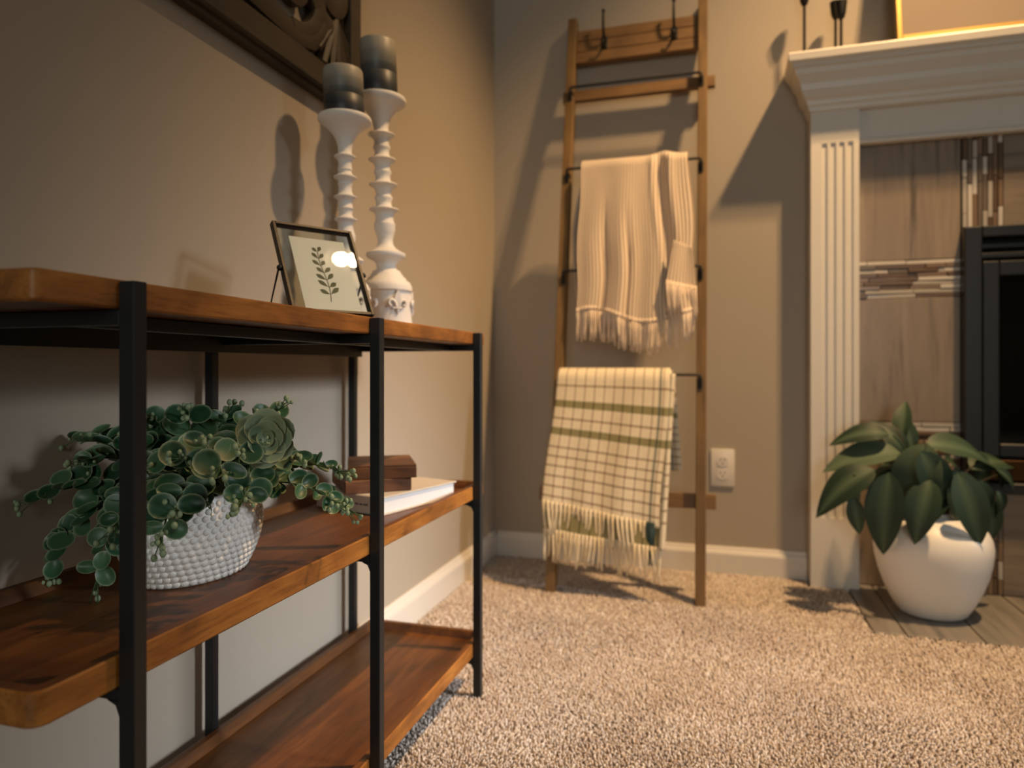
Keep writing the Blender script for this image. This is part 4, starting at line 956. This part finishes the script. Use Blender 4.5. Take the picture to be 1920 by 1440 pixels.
# mantel candlesticks and picture
def stick(x, y, zc, label, cup=.034):
    """slim stick: round foot, thin stem, tulip cup whose lower end is at zc"""
    t = thing('candlestick', (x, y, MANTEL_Z), label, 'candlestick', 'black candlesticks on the mantel'); h = zc - MANTEL_Z
    MB().lathe([(.0215, 0), (.0225, .002), (.021, .005), (.009, .008), (.005, .014)], 28).build('foot', M['iron'], t, True, 40)
    MB().lathe([(.0045, .012), (.0042, h * .5), (.0042, h)], 14).build('stem', M['iron'], t, True, 60)
    MB().lathe([(.004, h - .002), (.009, h + .004), (.0125, h + .016), (.0145, h + .034), (.016, h + .048), (.0135, h + .048), (.011, h + .02)], 24).build('cup', M['iron'], t, True, 50)
stick(.962, 2.158, 1.668, 'tallest slim black candlestick, leftmost on the white mantel')
stick(1.046, 2.168, 1.622, 'black candlestick in the overlapping pair on the mantel, the taller left one')
stick(1.053, 2.120, 1.598, 'black candlestick in the overlapping pair on the mantel, the lower right one')
def picture():
    x0, x1, h = 1.186, 2.02, .62; lean = math.radians(10.3)
    t = thing('framed_picture', (x0, 2.079, MANTEL_Z + .0041), 'large blank beige picture in thin gold frame leaning above the mantel', 'picture', rot=(-lean, 0, 0))
    gold = m_plain('gold_frame', (.42, .26, .08), .35, .8); W_ = x1 - x0; e, d = .012, .022
    for a in ((0, e, 0, h), (W_ - e, W_, 0, h), (e, W_ - e, 0, e), (e, W_ - e, h - e, h)): MB().box(a[0], a[1], 0, d, a[2], a[3], .001).build('frame_bar', gold, t)
    MB().box(e, W_ - e, .006, .016, e, h - e).build('canvas', m_plain('beige_canvas', (.25, .20, .155), .85, var=.05, vscale=6, bump=.2, bscale=500), t)
picture()

# ------------------------------------------------------------------ white vase with large-leaved branch
VC = Vector((1.246, 2.002, 0.0003))
def vase():
    t = thing('ceramic_vase', VC, 'matte white ceramic vase standing on the hearth', 'vase')
    tv = NT('matte_glaze'); c = tv.coord(scale=(1.5, 1.5, 60)); c2 = tv.coord()
    col = tv.mix(tv.noise(c2, 6, 3), (.78, .765, .73), (.84, .825, .79)); tv.bump(tv.noise(c, 1, 3), .12, .001)
    tv.set(Base_Color=col, Roughness=.42)
    pts = [(.066, 0), (.074, .002), (.080, .008), (.095, .034), (.1115, .070), (.1235, .106), (.1305, .138), (.133, .160), (.1335, .176), (.130, .197), (.121, .215), (.105, .231), (.086, .242), (.070, .248), (.060, .251), (.057, .254), (.057, .258), (.052, .259), (.049, .252), (.058, .237), (.09, .212)]
    MB().lathe(pts, 64, cap1=False).build('vase_body', tv.m, t, True, 50)
vase()
def big_leaf(curl, fold, asp, name='leaf'):
    b = MB(); n = 12; vs = []; rim = []; fs = []
    for k in range(n + 1):
        f = k / n; w_ = asp * .5 * (math.sin(PI * min(1, f ** .8)) ** .8) * (1 if f < .97 else .5)
        yy = f; zz = -curl * f * f
        for i, s in enumerate((-1, -.5, 0, .5, 1)):
            vs.append((s * w_, yy - curl * .25 * f * f, zz + fold * abs(s) * w_ - .10 * (abs(s) ** 2) * w_)); rim.append(1 if s == 0 else 0)
    for k in range(n):
        for i in range(4): fs.append((k * 5 + i, k * 5 + i + 1, (k + 1) * 5 + i + 1, (k + 1) * 5 + i))
    b.add(vs, fs); b.attr = {'rim': rim}; return b
M['bigleaf'] = m_leaf('broad_leaf', sr(28, 48, 38), sr(46, 68, 52), sr(84, 102, 82), sr(96, 116, 94), rough=.5, rimw=.5, spec=.3)
M['branch'] = m_plain('branch_bark', sr(58, 50, 32), .7)
BIG = [big_leaf(*a).mesh('leaf', M['bigleaf'], True) for a in ((.45, .30, .48), (.65, .22, .52), (.3, .38, .42), (.9, .2, .48))]
def branch():
    org = VC + Vector((0, 0, .24)); t = thing('leafy_branch', org, 'dark green broad-leaved branches standing in the white vase', 'plant')
    D = 1.78; st = MB()
    # each leaf: base and tip seen in the photograph, how far in front of / behind the vase axis, width choice
    spec = [((1690, 850), (1578, 838, -.00), 0), ((1668, 815), (1590, 792, .02), 1), ((1640, 880), (1545, 905, -.06), 1), ((1600, 900), (1592, 945, -.05), 1), ((1600, 930), (1608, 992, -.05), 2), ((1690, 880), (1632, 920, .0), 2), ((1680, 900), (1648, 1010, -.02), 3),
            ((1700, 850), (1660, 792, .03), 0), ((1690, 820), (1692, 758, .06), 2), ((1712, 845), (1690, 780, .05), 2), ((1738, 830), (1692, 950, -.10), 1), ((1725, 845), (1786, 940, -.13), 0), ((1735, 835), (1850, 826, -.08), 0), ((1790, 880), (1838, 990, -.12), 0),
            ((1800, 880), (1762, 950, -.04), 2), ((1830, 860), (1902, 868, .02), 1), ((1820, 880), (1895, 832, .03), 1), ((1868, 880), (1915, 905, -.05), 0), ((1868, 920), (1912, 975, -.06), 3), ((1850, 930), (1872, 1008, -.04), 2), ((1780, 900), (1720, 975, -.08), 2), ((1760, 905), (1800, 965, .02), 2),
            ((1750, 870), (1640, 870, .04), 0), ((1770, 860), (1860, 905, .05), 1), ((1650, 900), (1660, 960, .03), 1), ((1840, 870), (1850, 940, .06), 1), ((1700, 890), (1740, 960, .04), 1)]
    spec += [((1795, 885), (1846, 1000, -.17), 2), ((1668, 885), (1648, 1012, -.10), 2), ((1745, 900), (1715, 985, -.15), 0), ((1825, 900), (1880, 985, -.08), 1)]
    for (bx, by), (tx, ty, off), k in spec:
        p = at(bx, by, D + off * .7); q = at(tx, ty, D + off); d = q - p; L = d.length * 1.12
        out = (p - org); out.z *= .3; up = Vector((0, 0, 1)) + (CAM - p).normalized() * .9 + out.normalized() * .3
        if q.y > 2.13: q.y = 2.13; d = q - p
        put_leaf(t, [BIG[k]], p, d, up, max(.08, L * 1.14), org)
    for bx, by, off in ((1600, 890, -.04), (1680, 800, .03), (1735, 830, -.08), (1800, 870, -.06), (1870, 890, -.02), (1690, 870, 0), (1840, 860, .03)):
        tip = at(bx, by, D + off); st.tube([p - org for p in bez(org - Vector((0, 0, .06)), org + Vector((0, 0, .05)), tip, 8)], [.004 - .0028 * k / 8 for k in range(9)], 6)
    st.build('stems', M['branch'], t, True)
branch()
